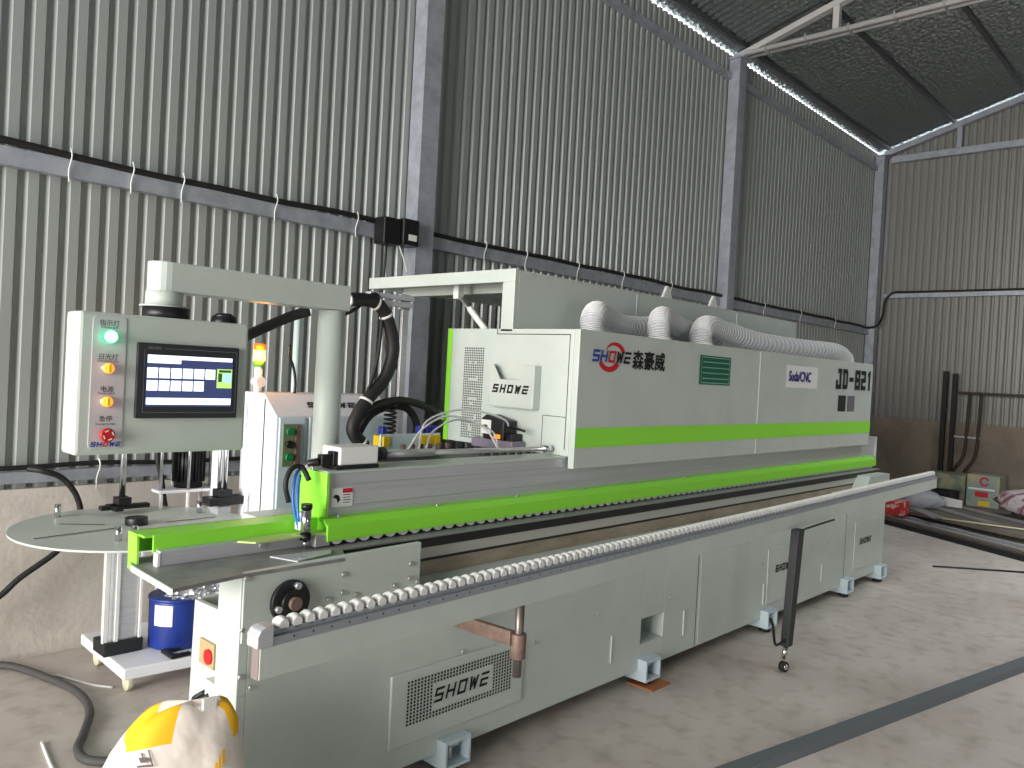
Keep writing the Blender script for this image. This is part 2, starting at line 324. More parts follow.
# feet
def foot(x, lab):
    f = mk('foot', lambda b: (prism(b, [(x, .035), (x-.02, .10), (x+.16, .10), (x+.14, .035)], 'y', 2.10, 2.112), box(b, x, x+.14, 2.10, 2.34, .09, .10), box(b, x, x+.14, 2.10, 2.34, .035, .047), box(b, x-.008, x+.004, 2.10, 2.34, .035, .10)), BPAINT, mc, .002)
    return f
def foot(x):
    f = mk('foot', lambda b: (prism(b, [(2.10, .03), (2.10, .135), (2.42, .135), (2.34, .03)], 'x', x, x+.012), box(b, x+.012, x+.118, 2.10, 2.36, .122, .135), box(b, x+.012, x+.13, 2.10, 2.36, .03, .042), box(b, x+.118, x+.13, 2.10, 2.36, .042, .135), box(b, x+.012, x+.118, 2.2, 2.21, .042, .135)), BPAINT, mc, .002)
    CY('levelling_bolt', (x+.065, 2.15, .01), (x+.065, 2.15, .12), .012, STEEL, f, seg=12)
    CY('levelling_pad', (x+.065, 2.15, .0085 if 3 < x < 4 else 0), (x+.065, 2.15, .022), .035, DARKST, f, seg=16)
for x in (1.995, 3.30, 4.61, 5.88, 6.58): foot(x)
# screws
scr = None
pts = [(1.195, .853), (1.195, .70), (1.195, .56), (1.538, .814), (1.537, .755), (1.589, .74), (1.818, .811), (1.817, .759), (1.752, .744), (1.852, .742), (1.485, .742), (2.167, .54), (2.105, .437), (2.521, .38), (3.561, .395), (1.775, .395), (2.415, .38), (2.10, .18), (2.42, .18), (1.775, .19), (4.6, .42), (5.6, .43), (1.23, .52), (2.95, .42), (6.1, .42)]
sme = None
for x, z in pts:
    y = F-.008 if z > .7 and x < 1.9 else F
    if sme is None:
        b = bmesh.new(); cyl(b, (0, 0, 0), (0, -.006, 0), .009, .007, 12); o = link('screw', b, STEEL, bs); sme = o.data
    else: o = link_mesh('screw', sme, bs)
    o.location = (x, y, z)
# perforated vent covers with lettering
def holes(P, u0, v0, u1, v1, du, dv, r, skip=None):
    def f(b):
        v = v0
        while v <= v1:
            u = u0
            while u <= u1:
                if not (skip and skip(u, v)): P.poly(b, [(u-r, v-r), (u+r, v-r), (u+r, v+r), (u-r, v+r)])
                u += du
            v += dv
    return f
vp = mk('vent_panel', lambda b: box(b, 1.76, 2.44, F-.012, F, .165, .425), PAINT, bs, .004)
P = Pf(F-.012)
mk('perforation', holes(P, 1.835, .237, 2.366, .388, .0155, .0125, .0042, lambda u, v: 1.945 < u < 2.262 and .258 < v < .362), HOLE, vp)
showe(P, vp, 1.955, .283, .052, .275, .0095, INK)
for i, (x, h, n) in enumerate(((4.72, .5, 0), (6.15, .52, 0))):
    q = mk('vent_panel', lambda b: box(b, x-.06, x+.42, F-.008, F, .16, h), PAINT, bs, .004)
    P2 = Pf(F-.008); showe(P2, q, x+.04, .345, .045, .23, .011, INK)
for x in (3.06, 3.70, 4.62, 5.5): B('panel_lip', (x, x+.006, F-.008, F, .17, .30), PAINT, bs, .001)
for x in (3.83, 5.92): B('panel_seam', (x, x+.004, F-.001, F+.01, .09, .68), DARKST, bs)
B('cover_plate', (3.86, 3.98, F-.002, F, .085, .68), PAINT, bs)
# flange bearing
fb = CY('flange_bearing', (1.342, F-.004, .762), (1.342, F-.022, .762), .066, DARKST, mc, seg=32, bevel=.003)
CY('bearing_ring', (1.342, F-.022, .762), (1.342, F-.038, .762), .040, BLACK, fb, seg=24, bevel=.003); CY('shaft', (1.342, F-.03, .762), (1.342, F-.052, .762), .021, RUST, fb, seg=18, bevel=.002, label='bare brown steel shaft end')
for a in (72, 195, 318):
    x = 1.342+.050*math.cos(math.radians(a)); z = .762+.052*math.sin(math.radians(a)); CY('bolt', (x, F-.022, z), (x, F-.036, z), .011, STEEL, fb, seg=6)
# conveyor track & strips
B('guide_strip', (1.87, 6.5, 2.25, 2.26, .787, .827), mat('light_strip', (190, 192, 186), .4, .2), mc)
B('slot_strip', (1.87, 6.5, 2.254, 2.26, .722, .775), TAN, mc, label='tan oily strip below the track')
B('slot_groove', (1.87, 6.5, 2.252, 2.26, .776, .786), DARKST, mc)
tk = B('conveyor_track', (1.60, 6.86, 2.245, 2.36, .828, .862), BLACK, mc, .002)
B('track_face', (1.60, 6.86, 2.247, 2.36, .862, .868), DECK, tk)
B('track_fin', (1.40, 1.866, 2.165, 2.245, .845, .858), BLACK, tk)
# green cover, beam
gc = mk('lower_cover', lambda b: prism(b, [(2.295, .888), (2.295, .940), (2.318, .960), (2.352, .964), (2.352, .950), (2.322, .946), (2.307, .933), (2.307, .888)], 'x', 1.575, 6.9), GREEN, mc, label='lime green lower cover')
for k in range(12): o = link_mesh('screw', sme, gc); o.location = (1.64+k*.46, 2.330, .9625)
pr = None
for k in range(90):
    x = 1.62+k*.0585
    if pr is None:
        b = bmesh.new(); cyl(b, (0, -.012, 0), (0, .02, 0), .026, .026, 18); cyl(b, (0, -.015, 0), (0, -.012, 0), .008, .008, 10); o = link('pressure_roller', b, mat('roller_grey', (214, 214, 208), .45), gc, .002, 'grey pressure roller'); pr = o.data
    else: o = link_mesh('pressure_roller', pr, gc)
    o.location = (x, 2.314, .8985)
B('roller_backing', (1.6, 6.86, 2.36, 2.40, .869, .93), BLACK, mc)
bmn = mk('pressure_beam', lambda b: (box(b, 1.60, 7.0, 2.35, 2.50, .93, 1.112),), ALU, mc, .002)
B('beam_lip', (1.60, 7.0, 2.346, 2.50, 1.112, 1.119), PAINT, bmn); B('beam_groove', (1.60, 6.86, 2.3485, 2.352, .995, .998), STEEL, bmn); B('beam_groove', (1.60, 6.86, 2.3485, 2.352, 1.07, 1.0725), STEEL, bmn)
mk('beam_end_plate', lambda b: (box(b, 1.588, 1.60, 2.335, 2.50, .885, 1.116),), GREEN, mc, .001, 'lime green end plate'); B('beam_end_plate', (7.0, 7.015, 2.335, 2.50, .90, 1.12), PAINT, mc, .001)
Pb = Pf(2.35, .0022)
wl = mk('warning_label', lambda b: Pb.rect(b, 1.618, .993, 1.708, 1.059), WHITE, mc)
Pb2 = Pf(2.35, .003); mk('red_band', lambda b: Pb2.rect(b, 1.664, 1.041, 1.706, 1.057), REDINK, wl)
mk('warning_mark', lambda b: (Pb2.poly(b, [(1.624, 1.028), (1.635, 1.038), (1.65, 1.033), (1.655, 1.018), (1.645, 1.005), (1.64, 1.021)]), [Pb2.rect(b, 1.667, 1.033-.009*i, 1.667+.034-.004*(i % 2), 1.0355-.009*i) for i in range(4)]), INK, wl)
# infeed: table, fence, green channel
it = mk('infeed_table', lambda b: prism(b, [(.975, 2.41), (.962, 2.11), (1.18, 2.142), (1.54, 2.142), (1.60, 2.24), (1.62, 2.5), (1.0, 2.5)], 'z', .857, .868), mat('infeed_steel', (150, 150, 150), .55, .2, noise=(8, (118, 118, 120), .3, .6)), mc)
mk('table_edge', lambda b: prism(b, [(.957, 2.11), (.962, 2.108), (.976, 2.41), (.970, 2.41)], 'z', .852, .869), WHITE, it)
B('infeed_fence', (1.03, 1.60, 2.352, 2.40, .868, .914), ALU, mc, .002); B('fence_cap', (1.022, 1.03, 2.350, 2.375, .868, .908), WHITE, mc)
CY('fence_bolt', (1.36, 2.353, .892), (1.36, 2.344, .892), .010, STEEL, mc, seg=12)
gch = mk('infeed_channel', lambda b: (box(b, .995, 1.60, 2.385, 2.485, .950, .957), box(b, 1.02, 1.60, 2.378, 2.385, .905, .957), box(b, 1.02, 1.60, 2.478, 2.485, .89, .957)), GREEN, mc, .001, 'lime green infeed channel')
mk('channel_end', lambda b: prism(b, [(2.345, .846), (2.405, .846), (2.405, .945), (2.50, .945), (2.50, .968), (2.345, .968)][0:0] + [(2.418, .848), (2.482, .843), (2.487, .957), (2.424, .957)], 'x', .990, .997), GREEN, gch)
mk('feed_guide_plate', lambda b: prism(b, [(1.27, 2.345), (1.31, 2.30), (1.59, 2.31), (1.59, 2.36), (1.34, 2.37)], 'z', .912, .918), YSTRIPE, mc, label='pale green plate with ribs')
mk('scale_plate', lambda b: prism(b, [(1.348, 2.276), (1.383, 2.17), (1.53, 2.205), (1.56, 2.25)], 'z', .869, .873), ALU, mc)
# cylinder + tubes at beam end
cl = CY('pneumatic_cylinder', (1.50, 2.315, .918), (1.50, 2.315, 1.005), .017, CHROME, mc, seg=18); CY('cylinder_cap', (1.50, 2.315, 1.005), (1.50, 2.315, 1.022), .019, BLACK, cl, seg=18); CY('cylinder_cap', (1.50, 2.315, .900), (1.50, 2.315, .92), .019, BLACK, cl, seg=18); CY('piston_rod', (1.50, 2.315, .872), (1.50, 2.315, .90), .007, CHROME, cl, seg=10)
B('roller_block', (1.53, 1.59, 2.30, 2.33, .872, .912), STEEL, mc, .003)
T('air_tube', [(1.49, 2.34, .93), (1.475, 2.36, 1.02), (1.49, 2.38, 1.10), (1.52, 2.40, 1.13)], .005, BLUET, mc, 'blue air tube'); T('air_tube', [(1.48, 2.33, .96), (1.49, 2.36, 1.05), (1.51, 2.38, 1.11)], .005, BLUET, mc, 'blue air tube')
T('cable_loop', [(1.47, 2.38, 1.02), (1.455, 2.38, 1.08), (1.48, 2.39, 1.13), (1.52, 2.39, 1.135), (1.54, 2.37, 1.09)], .009, RUBBER, mc)
B('cylinder_bracket', (1.485, 1.515, 2.33, 2.36, .93, .99), WHITE, mc, .002)
# motor box, connector, rod
mb = mk('motor_box', lambda b: (box(b, 1.665, 1.835, 2.375, 2.49, 1.1340, 1.1990),), WHITE, mc, .006); B('motor_box_foot', (1.65, 1.835, 2.37, 2.49, 1.1200, 1.1340), DARKST, mb)
mk('connector', lambda b: (box(b, 1.645, 1.664, 2.385, 2.425, 1.1340, 1.1840), box(b, 1.60, 1.645, 2.39, 2.42, 1.1340, 1.1740), cyl(b, (1.60, 2.405, 1.1490), (1.57, 2.43, 1.1390), .014)), BLACK, mb, .003)
mk('connector_bracket', lambda b: (box(b, 1.57, 1.61, 2.40, 2.45, 1.1200, 1.1340),), STEEL, mb, .002)
CY('rod_coupling', (1.835, 2.43, 1.1620), (1.90, 2.43, 1.1620), .026, DARKST, mc, seg=16); CY('drive_rod', (1.90, 2.43, 1.1620), (2.898, 2.43, 1.1490), .011, STEEL, mc, seg=14); CY('drive_rod_sleeve', (1.90, 2.43, 1.1620), (2.15, 2.43, 1.1590), .016, STEEL, mc, seg=14)
CY('rod_end', (2.84, 2.43, 1.1490), (2.88, 2.43, 1.1490), .018, CHROME, mc, seg=14)
# valve bracket & pneumatics
vb = B('valve_bracket', (2.12, 2.46, 2.735, 2.745, 1.125, 1.203), mat('pale_cyan', (214, 236, 238), .4), mc, .002)
for x in (2.13, 2.34, 2.38, 2.42):
    B('valve', (x, x+.035, 2.725, 2.80, 1.15, 1.195), YEL, vb, .002, 'yellow valve'); B('valve_knob', (x+.004, x+.03, 2.745, 2.775, 1.20, 1.235), mat('valve_blue', (30, 50, 150), .4), vb, .003)
mk('tube_manifold', lambda b: [cyl(b, (2.15+.05*i, 2.62, 1.136), (2.15+.05*i, 2.62, 1.17), .012) for i in range(6)], RUST, mc)
B('valve_shelf', (2.0, 2.7, 2.55, 2.85, .84, 1.10), DARKST, mc, .003)
for k, (a, h, e, yy) in enumerate((((2.16, 2.6, 1.15), 1.29, (2.66, 2.55, 1.14), 2.6), ((2.22, 2.6, 1.15), 1.315, (2.86, 2.7, 1.16), 2.65), ((2.26, 2.6, 1.15), 1.27, (2.76, 2.65, 1.14), 2.65))):
    mx_ = (a[0]+e[0])/2; T('air_tube', [a, (a[0]+.08, yy, h-.05), (mx_, yy+.02, h), (e[0]-.06, yy, h-.05), e], .0045, PVC, mc, 'white air tube')
mk('coil_spring', lambda b: tube(b, [(2.55+.03*math.cos(i*.9), 3.22+.03*math.sin(i*.9), 1.15+.0032*i) for i in range(56)], .005, 2, 6), BLACK, mc)
# photo-sensor device on hood end
dv = mk('sensor_unit', lambda b: (prism(b, [(2.66, 1.165), (2.80, 1.165), (2.82, 1.262), (2.785, 1.285), (2.66, 1.26)], 'x', 2.80, 2.895),), BLACK, mc, .006)
Pd = Plane2D((2.80, 0, 0), (0, -1, 0), (0, 0, 1)); mk('sticker', lambda b: Pd.rect(b, -2.812, 1.19, -2.745, 1.258), WHITE, dv); mk('sticker_mark', lambda b: Pd.rect(b, -2.795, 1.212, -2.77, 1.234), REDINK, dv)
B('indicator', (2.795, 2.81, 2.68, 2.72, 1.172, 1.192), mat('orange_lens', (255, 150, 40), .3, emit=(255, 120, 20), es=1.0), dv)
T('probe', [(2.84, 2.68, 1.235), (2.83, 2.60, 1.228), (2.82, 2.54, 1.222)], .006, BLACK, dv); B('sensor_base', (2.80, 2.895, 2.60, 2.88, 1.12, 1.165), mat('lilac_grey', (150, 140, 160), .4, .3), dv, .003); B('side_unit', (2.82, 2.89, 2.62, 2.69, 1.15, 1.20), BLACK, dv, .003)
# hood
HX0, HX1 = 2.9, 6.72
hd = mk('hood', lambda b: (box(b, HX0, HX1, 2.335, 3.20, 1.12, 1.715),), PAINT, mc, .003)
hf = mk('hood_front', lambda b: box(b, HX0, HX1, 2.30, 2.334, 1.066, 1.715), PAINT, mc, .003)
Ph = Pf(2.30, .002); Ph2 = Pf(2.30, .004)
mk('green_stripe', lambda b: Ph.rect(b, HX0+.004, 1.163, HX1-.002, 1.256), GREEN, hf, label='lime green stripe')
for x in (4.72,): B('panel_seam', (x, x+.007, 2.2985, 2.301, 1.07, 1.712), WHITE, hf)
mk('back_edge_strip', lambda b: box(b, HX0-.003, HX0, 3.165, 3.20, 1.12, 1.715), GREEN, hd, label='lime green edge strip')
def seam(b):
    Q = Plane2D((HX0, 0, 0), (0, -1, 0), (0, 0, 1), .001)
    Q.rect(b, -2.36, 1.15, -2.356, 1.69); Q.rect(b, -2.83, 1.686, -2.356, 1.69); Q.rect(b, -2.835, 1.686, -2.83, 1.715); Q.rect(b, -2.50, 1.30, -2.36, 1.303); Q.rect(b, -2.503, 1.15, -2.50, 1.303)
mk('door_seam', seam, DARKST, hd)
Pe = Plane2D((HX0, 0, 0), (0, -1, 0), (0, 0, 1), .0012)
mk('perforation', holes(Pe, -3.06, 1.15, -2.92, 1.62, .0135, .0125, .0038, lambda u, v: -3.02 < u < -2.96 and (1.34 < v < 1.36 or 1.44 < v < 1.46 or random.random() < .10)), HOLE, hd)
# document holder box on hood end
dbx = mk('document_box', lambda b: (prism(b, [(2.555, 1.335), (2.555, 1.535), (2.60, 1.53), (2.70, 1.455), (2.79, 1.455), (2.83, 1.53), (2.86, 1.53), (2.86, 1.335)][0:0] + [(2.53, 1.33), (2.825, 1.33), (2.825, 1.535), (2.80, 1.535), (2.75, 1.462), (2.625, 1.462), (2.59, 1.535), (2.53, 1.535)], 'x', 2.85, 2.856), box(b, 2.85, 2.899, 2.525, 2.53, 1.33, 1.535), box(b, 2.85, 2.899, 2.825, 2.83, 1.33, 1.535), box(b, 2.85, 2.899, 2.525, 2.83, 1.325, 1.33)), PAINT, mc, .002)
Pq = Plane2D((2.85, 0, 0), (0, -1, 0), (0, 0, 1)); showe(Pq, dbx, -2.80, 1.395, .042, .235, .010, INK)
# hood graphics
def arc(P, b, cx, cz, r0_, r1_, a0, a1, w0, w1, n=16, ex=1.0):
    pr_ = None
    for i in range(n+1):
        t = i/n; a = math.radians(a0+(a1-a0)*t); wd = w0+(w1-w0)*(math.sin(t*math.pi/2))
        ri = r0_; ro = r0_+wd; p = ((cx+ri*math.cos(a)*ex, cz+ri*math.sin(a)), (cx+ro*math.cos(a)*ex, cz+ro*math.sin(a)))
        if pr_: P.poly(b, [pr_[0], pr_[1], p[1], p[0]])
        pr_ = p
lg = lg2 = mk('crescent', lambda b: (arc(Ph, b, 3.13, 1.596, .046, 0, 208, 332, .022, .028, ex=1.35)), REDINK, hf, label='lower red crescent of the emblem')
lg = mk('crescent', lambda b: arc(Ph, b, 3.165, 1.602, .052, 0, 150, 18, .003, .022, ex=1.35), REDINK, hf, label='upper red crescent of the emblem')
LW = .40
mk('lettering', lambda b: word(Ph2, b, 'SHOWE', 2.99-.25*1.567, 1.570, .058, .052, .012, .012, .25, (0, 1)), BLUEINK, hf); mk('lettering', lambda b: word(Ph2, b, 'SHOWE', 2.99-.25*1.567, 1.570, .058, .052, .012, .012, .25, (2,)), REDINK, hf); mk('lettering', lambda b: word(Ph2, b, 'SHOWE', 2.99-.25*1.567, 1.570, .058, .052, .012, .012, .25, (3, 4)), INK, hf)
text('lettering', '森豪威', Ph, 3.325, 1.555, .100, INK, hf, sx=1.0, fat=.0028)
gs = mk('green_sticker', lambda b: Ph.rect(b, 3.985, 1.487, 4.34, 1.652), GREENST, hf)
def gl(b):
    for u0, v0, u1, v1 in ((4.0, 1.64, 4.325, 1.644), (4.0, 1.495, 4.325, 1.499), (4.0, 1.495, 4.004, 1.644), (4.321, 1.495, 4.325, 1.644)): Ph2.rect(b, u0, v0, u1, v1)
    for r_ in range(4):
        u = 4.02
        while u < 4.30: Ph2.rect(b, u, 1.612-.031*r_, u+.014, 1.618-.031*r_); u += .02
mk('sticker_text', gl, mat('pale_green_ink', (150, 200, 180), .5), gs)
ws = mk('white_sticker', lambda b: Ph.rect(b, 5.10, 1.495, 5.62, 1.645), WHITE, hf)
text('sticker_text', 'Suda/CNC', Ph2, 5.14, 1.54, .095, NAVYINK, ws, shear=.1, sx=.86, fat=.003)
mk('lettering', lambda b: word(Ph2, b, 'JD-621', 5.955, 1.503, .152, .10, .026, .033, 0), INK, hf)
mk('icon_plate', lambda b: (Ph.rect(b, 6.02, 1.335, 6.17, 1.455)), DARKST, hf); mk('icon_plate', lambda b: (Ph.rect(b, 6.20, 1.335, 6.35, 1.455)), mat('grey_ink', (110, 112, 118), .5), hf)
# raised lid
LX0, LX1, LY0, LY1 = 2.9, 6.2, 2.73, 3.93
ld = mk('raised_lid', lambda b: (box(b, LX0+.03, LX1, LY0, LY0+.012, 1.72, 2.0), box(b, LX0+.03, LX1, LY0, LY1, 2.0, 2.012), box(b, LX0+.03, LX1, LY1-.012, LY1, 1.955, 2.0), box(b, LX1-.012, LX1, LY0, LY1, 1.94, 2.0)), PAINT, mc, .002)
mk('lid_frame', lambda b: (box(b, LX0, LX0+.03, LY0, LY1, 1.95, 2.016), box(b, LX0, LX0+.03, LY0, LY0+.085, 1.70, 1.95)), PAINT, ld, .003)
B('lid_inner_beam', (LX0+.25, LX0+.30, LY0+.02, LY1-.02, 1.93, 2.0), PAINT, ld)
for x in (3.96, 5.2): B('panel_seam', (x, x+.006, LY0-.0015, LY0+.001, 1.73, 1.998), WHITE, ld)
for x in (4.69, 5.32): mk('lid_bracket', lambda b: prism(b, [(x-.09, 2.01), (x+.09, 2.01), (x+.01, 2.14), (x-.01, 2.14)], 'y', 2.98, 3.0), WHITE, ld, .002)
gsp = CY('gas_strut', (3.04, 3.28, 1.90), (2.99, 3.14, 1.82), .007, STEEL, mc, seg=10); mk('strut_cover', lambda b: tube(b, [(2.99, 3.14, 1.83), (2.975, 3.07, 1.78), (2.965, 2.98, 1.71)], .017, 14, 8, rad=lambda i: .016+.003*(i % 2)), WHITE, gsp, label='white corrugated sleeve'); B('strut_bracket', (3.02, 3.06, 3.27, 3.31, 1.89, 2.0), WHITE, gsp)
# flexible extraction hoses
def hose(pts, r, nm):
    Q = catmull(pts, 40)
    o = mk('extraction_hose', lambda b: tube(b, Q, r, 1, 18, rad=lambda i: r*(.92, .97, 1.04, .97)[i % 4], raw=True), HOSE, mc, label='translucent ribbed hose')
    def coil(b):
        P_ = []; L_ = len(Q); u = None; ph = 0
        for i in range(0, L_-1):
            d = (Q[i+1]-Q[i]).normalized()
            if u is None: _, u, _ = frame(d)
            u = (u-d*u.dot(d)).normalized(); v = d.cross(u)
            for k in range(4):
                ph += 1; a = 2*math.pi*ph/16; P_.append(Q[i].lerp(Q[i+1], k/4)+(u*math.cos(a)+v*math.sin(a))*r*1.03)
        tube(b, P_, .0024, 1, 4, raw=True)
    mk('hose_coil', coil, TIE, o, label='white spiral wire'); return o
hose([(3.28, 2.52, 1.715), (3.28, 2.53, 1.79), (3.36, 2.56, 1.835), (3.55, 2.62, 1.81), (3.8, 2.66, 1.795), (4.2, 2.64, 1.82), (4.45, 2.63, 1.79)], .058, 'a')
hose([(3.78, 2.44, 1.715), (3.78, 2.45, 1.79), (3.88, 2.50, 1.855), (4.10, 2.56, 1.84), (4.4, 2.60, 1.80), (4.7, 2.60, 1.79)], .058, 'b')
hose([(4.22, 2.43, 1.715), (4.22, 2.44, 1.78), (4.34, 2.47, 1.84), (4.65, 2.50, 1.825), (5.1, 2.50, 1.79), (5.8, 2.50, 1.79), (6.4, 2.50, 1.80), (6.62, 2.50, 1.76), (6.66, 2.50, 1.715)], .062, 'c')
for x, y in ((3.28, 2.52), (3.78, 2.44), (4.22, 2.43)): CY('hose_collar', (x, y, 1.715), (x, y, 1.73), .066, WHITE, mc, seg=24)

# support rail (slightly splayed from the machine)
ang = math.atan(.033); ca, sa = math.cos(ang), math.sin(ang); RL = 6.20; R0 = Vector((.993, 1.70, 0))
MR = Matrix.Translation(R0) @ Matrix.Rotation(ang, 4, 'Z')
def rb(fn):
    def g(b): fn(b); b.transform(MR)
    return g
rail = mk('support_rail', rb(lambda b: box(b, 0, RL, 0, .034, .735, .812)), PAINT, mc, .002)
mk('rail_side_plate', rb(lambda b: box(b, -.002, 0, .002, .032, .735, .812)), mat('pinkish_primer', (128, 114, 112), .5), rail)
mk('rail_track', rb(lambda b: (box(b, .034, RL, .0, .055, .812, .832), box(b, .034, RL, .012, .050, .832, .846))), mat('track_alu', (158, 164, 172), .4, .3), rail, .0015)
hp = mk('hole_pattern', rb(lambda b: [b.faces.new([b.verts.new(p) for p in ((.09+.0375*k*1.5, -.001, .822), (.094+.0375*k*1.5, -.001, .822), (.094+.0375*k*1.5, -.001, .827), (.09+.0375*k*1.5, -.001, .827))]) for k in range(100)]), HOLE, rail); hp['kind'] = 'stuff'
mk('rail_end_cap', rb(lambda b: prism(b, [(-.010, .812), (-.010, .842), (-.002, .856), (.012, .861), (.034, .861), (.034, .812)], 'y', -.003, .045)), ALU, rail, .003)
rme = None
for k in range(100):
    if rme is None:
        b = bmesh.new(); cyl(b, (0, -.018, 0), (0, -.006, 0), .013, .0185, 16); cyl(b, (0, -.006, 0), (0, .006, 0), .0185, .0185, 16, caps=False); cyl(b, (0, .006, 0), (0, .018, 0), .0185, .013, 16)
        o = link('roller', b, WHITE, rail, 0, 'white plastic roller'); rme = o.data
    else: o = link_mesh('roller', rme, rail)
    o.location = MR @ Vector((.072+.0385*k, .030, .852)); o.rotation_euler = (0, 0, ang)
def rest(b):
    x = .072+.0385*100
    while x < RL-.02:
        cyl(b, (x, .012, .852), (x, .048, .852), .0195, .0195, 12); x += .0385
o = mk('roller', rb(rest), WHITE, rail, 0, 'white plastic rollers towards the far end'); o['kind'] = 'stuff'
# rail leg
lx = 4.14; ly = 1.785
lg_ = mk('rail_leg', lambda b: prism(b, [(4.19, .735), (4.265, .735), (4.195, .115), (4.135, .115)], 'y', ly-.02, ly+.025), DARKST, rail, .003, 'black square rail leg')
CY('leg_rod', (4.13, ly, .05), (4.16, ly, .13), .014, CHROME, lg_, seg=12); CY('wheel', (4.09, ly-.035, .027), (4.10, ly-.005, .027), .027, RUBBER, lg_, seg=20, bevel=.004); CY('wheel_hub', (4.089, ly-.039, .027), (4.101, ly-.001, .027), .014, CHROME, lg_, seg=16)
T('brake_lever', [(4.14, ly, .15), (4.06, ly, .145), (4.02, ly, .155), (4.0, ly, .20), (3.98, ly, .26), (3.95, ly, .30)], .007, BLACK, lg_)
T('leg_strap', [(4.26, ly-.02, .735), (4.35, ly-.01, .733), (4.6, ly, .735), (4.75, ly+.01, .733)], .006, DARKST, rail)
# rail swivel support: brown arm with boss and pin
sa_ = mk('swivel_arm', lambda b: (prism(b, [(2.16, .547), (2.16, .60), (2.065, .593), (1.86, .600), (1.86, .548), (2.06, .545)], 'x', 2.045, 2.07),), RUST, mc, .003, 'rusty brown swivel arm')
CY('boss', (2.08, 1.85, .502), (2.08, 1.85, .590), .027, RUST, sa_, seg=20, bevel=.003); CY('pin', (2.08, 1.85, .437), (2.08, 1.85, .735), .016, mat('worn_steel', (128, 118, 114), .4, .7), sa_, seg=16)
mk('arm_bracket', lambda b: (box(b, 2.02, 2.22, 1.79, 1.86, .728, .736)), DARKST, sa_)
CY('bolt', (1.60, 2.15, .60), (1.60, 2.13, .60), .012, DARKST, bs)
# control panel arm
po = CY('panel_post', (1.786, 2.65, .84), (1.786, 2.65, 1.70), .052, PAINT, mc, seg=32)
def armf(b):
    pts_ = [(1.835, 2.598), (1.835, 2.702)] + [(1.135-.055*math.sin(a), 2.65+.052*math.cos(a)) for a in [math.pi*i/10 for i in range(11)]]
    prism(b, pts_, 'z', 1.702, 1.798)
ar = mk('panel_arm', armf, PAINT, mc, .003)
CY('arm_joint', (1.135, 2.65, 1.655), (1.135, 2.65, 1.703), .058, PAINT, ar, seg=28); CY('joint_flange', (1.135, 2.65, 1.650), (1.135, 2.65, 1.656), .075, PAINT, ar, seg=28); CY('joint_ring', (1.135, 2.65-.02, 1.605), (1.135, 2.65-.02, 1.650), .073, BLACK, ar, seg=28)
cb = mk('control_panel', lambda b: box(b, .83, 1.362, 2.50, 2.612, 1.188, 1.612), PAINT, mc, .010)
mk('cable_gland', lambda b: (cyl(b, (1.30, 2.56, 1.60), (1.30, 2.56, 1.632), .046, .040, 20), cyl(b, (1.30, 2.56, 1.632), (1.30, 2.56, 1.645), .040, .022, 20)), BLACK, cb)
Pc = Pf(2.50, .0015); Pc2 = Pf(2.50, .0055)
mk('button_plate', lambda b: prism(b, [(.873, 1.207), (.955, 1.207), (.962, 1.215), (.962, 1.592), (.955, 1.60), (.873, 1.60), (.866, 1.592), (.866, 1.215)], 'y', 2.497, 2.5), mat('plate_silver', (206, 204, 208), .4, .2), cb, .001)
Pp = Pf(2.497, .0012)
def lamp(nm, x, z, r, m1, m2):
    o = CY(nm, (x, 2.497, z), (x, 2.487, z), r*1.12, m2, cb, seg=22); CY('lens', (x, 2.487, z), (x, 2.477, z), r, m1, o, seg=22, bevel=.002); return o
GLO = mat('green_lamp_glow', (120, 255, 200), .3, emit=(90, 255, 190), es=6); OLO = mat('orange_lamp_glow', (255, 170, 90), .3, emit=(255, 110, 40), es=2.0)
lamp('indicator_lamp', .912, 1.541, .018, GLO, mat('green_rim', (20, 160, 100), .3, emit=(10, 230, 130), es=1.2)); 
for z in (1.447, 1.348):
    o = lamp('rotary_button', .910, z, .015, OLO, mat('silver_rim', (220, 200, 190), .25, .6)); mk('pointer', lambda b: box(b, .906, .914, 2.470, 2.478, z-.012, z+.012), YEL, o)
o = CY('emergency_stop', (.912, 2.497, 1.250), (.912, 2.480, 1.250), .013, RED, cb); CY('mushroom_head', (.912, 2.480, 1.250), (.912, 2.468, 1.250), .021, RED, o, seg=24, bevel=.004, label='red mushroom button')
mk('button_ring', lambda b: [Plane2D((.912, 2.468, 1.250), (1, 0, 0), (0, 0, 1)).poly(b, [(r_*math.cos(t_), r_*math.sin(t_)) for r_, t_ in ((.012, a), (.0165, a), (.0165, a+.8), (.012, a+.8))]) for a in (0, 1.57, 3.14, 4.71)], WHITE, o)
for s_, z in (('指示灯', 1.574), ('日光灯', 1.474), ('电源', 1.378), ('急停', 1.290)): text('plate_text', s_, Pp, .912, z, .019, INK, cb, align='CENTER')
for s_, z in (('Indicator light', 1.5655), ('Fluorescent lamp', 1.466), ('Power switch', 1.370), ('Emergency stop', 1.279)): text('plate_text', s_, Pp, .912, z, .0085, INK, cb, align='CENTER')
mk('lettering', lambda b: word(Pp, b, 'SHOWE', .872-.25*1.214, 1.214, .014, .0135, .004, .0034, .25, (0, 1, 3, 4)), BLUEINK, cb); mk('lettering', lambda b: word(Pp, b, 'SHOWE', .872-.25*1.214, 1.214, .014, .0135, .004, .0034, .25, (2,)), REDINK, cb)
B('screen_bezel', (.993, 1.322, 2.485, 2.50, 1.298, 1.53), mat('bezel_charcoal', (44, 46, 50), .4), cb, .003)
Ps = Pf(2.485, .001)
def em(n, c, s=.9): return mat(n, c, .3, emit=c, es=s)
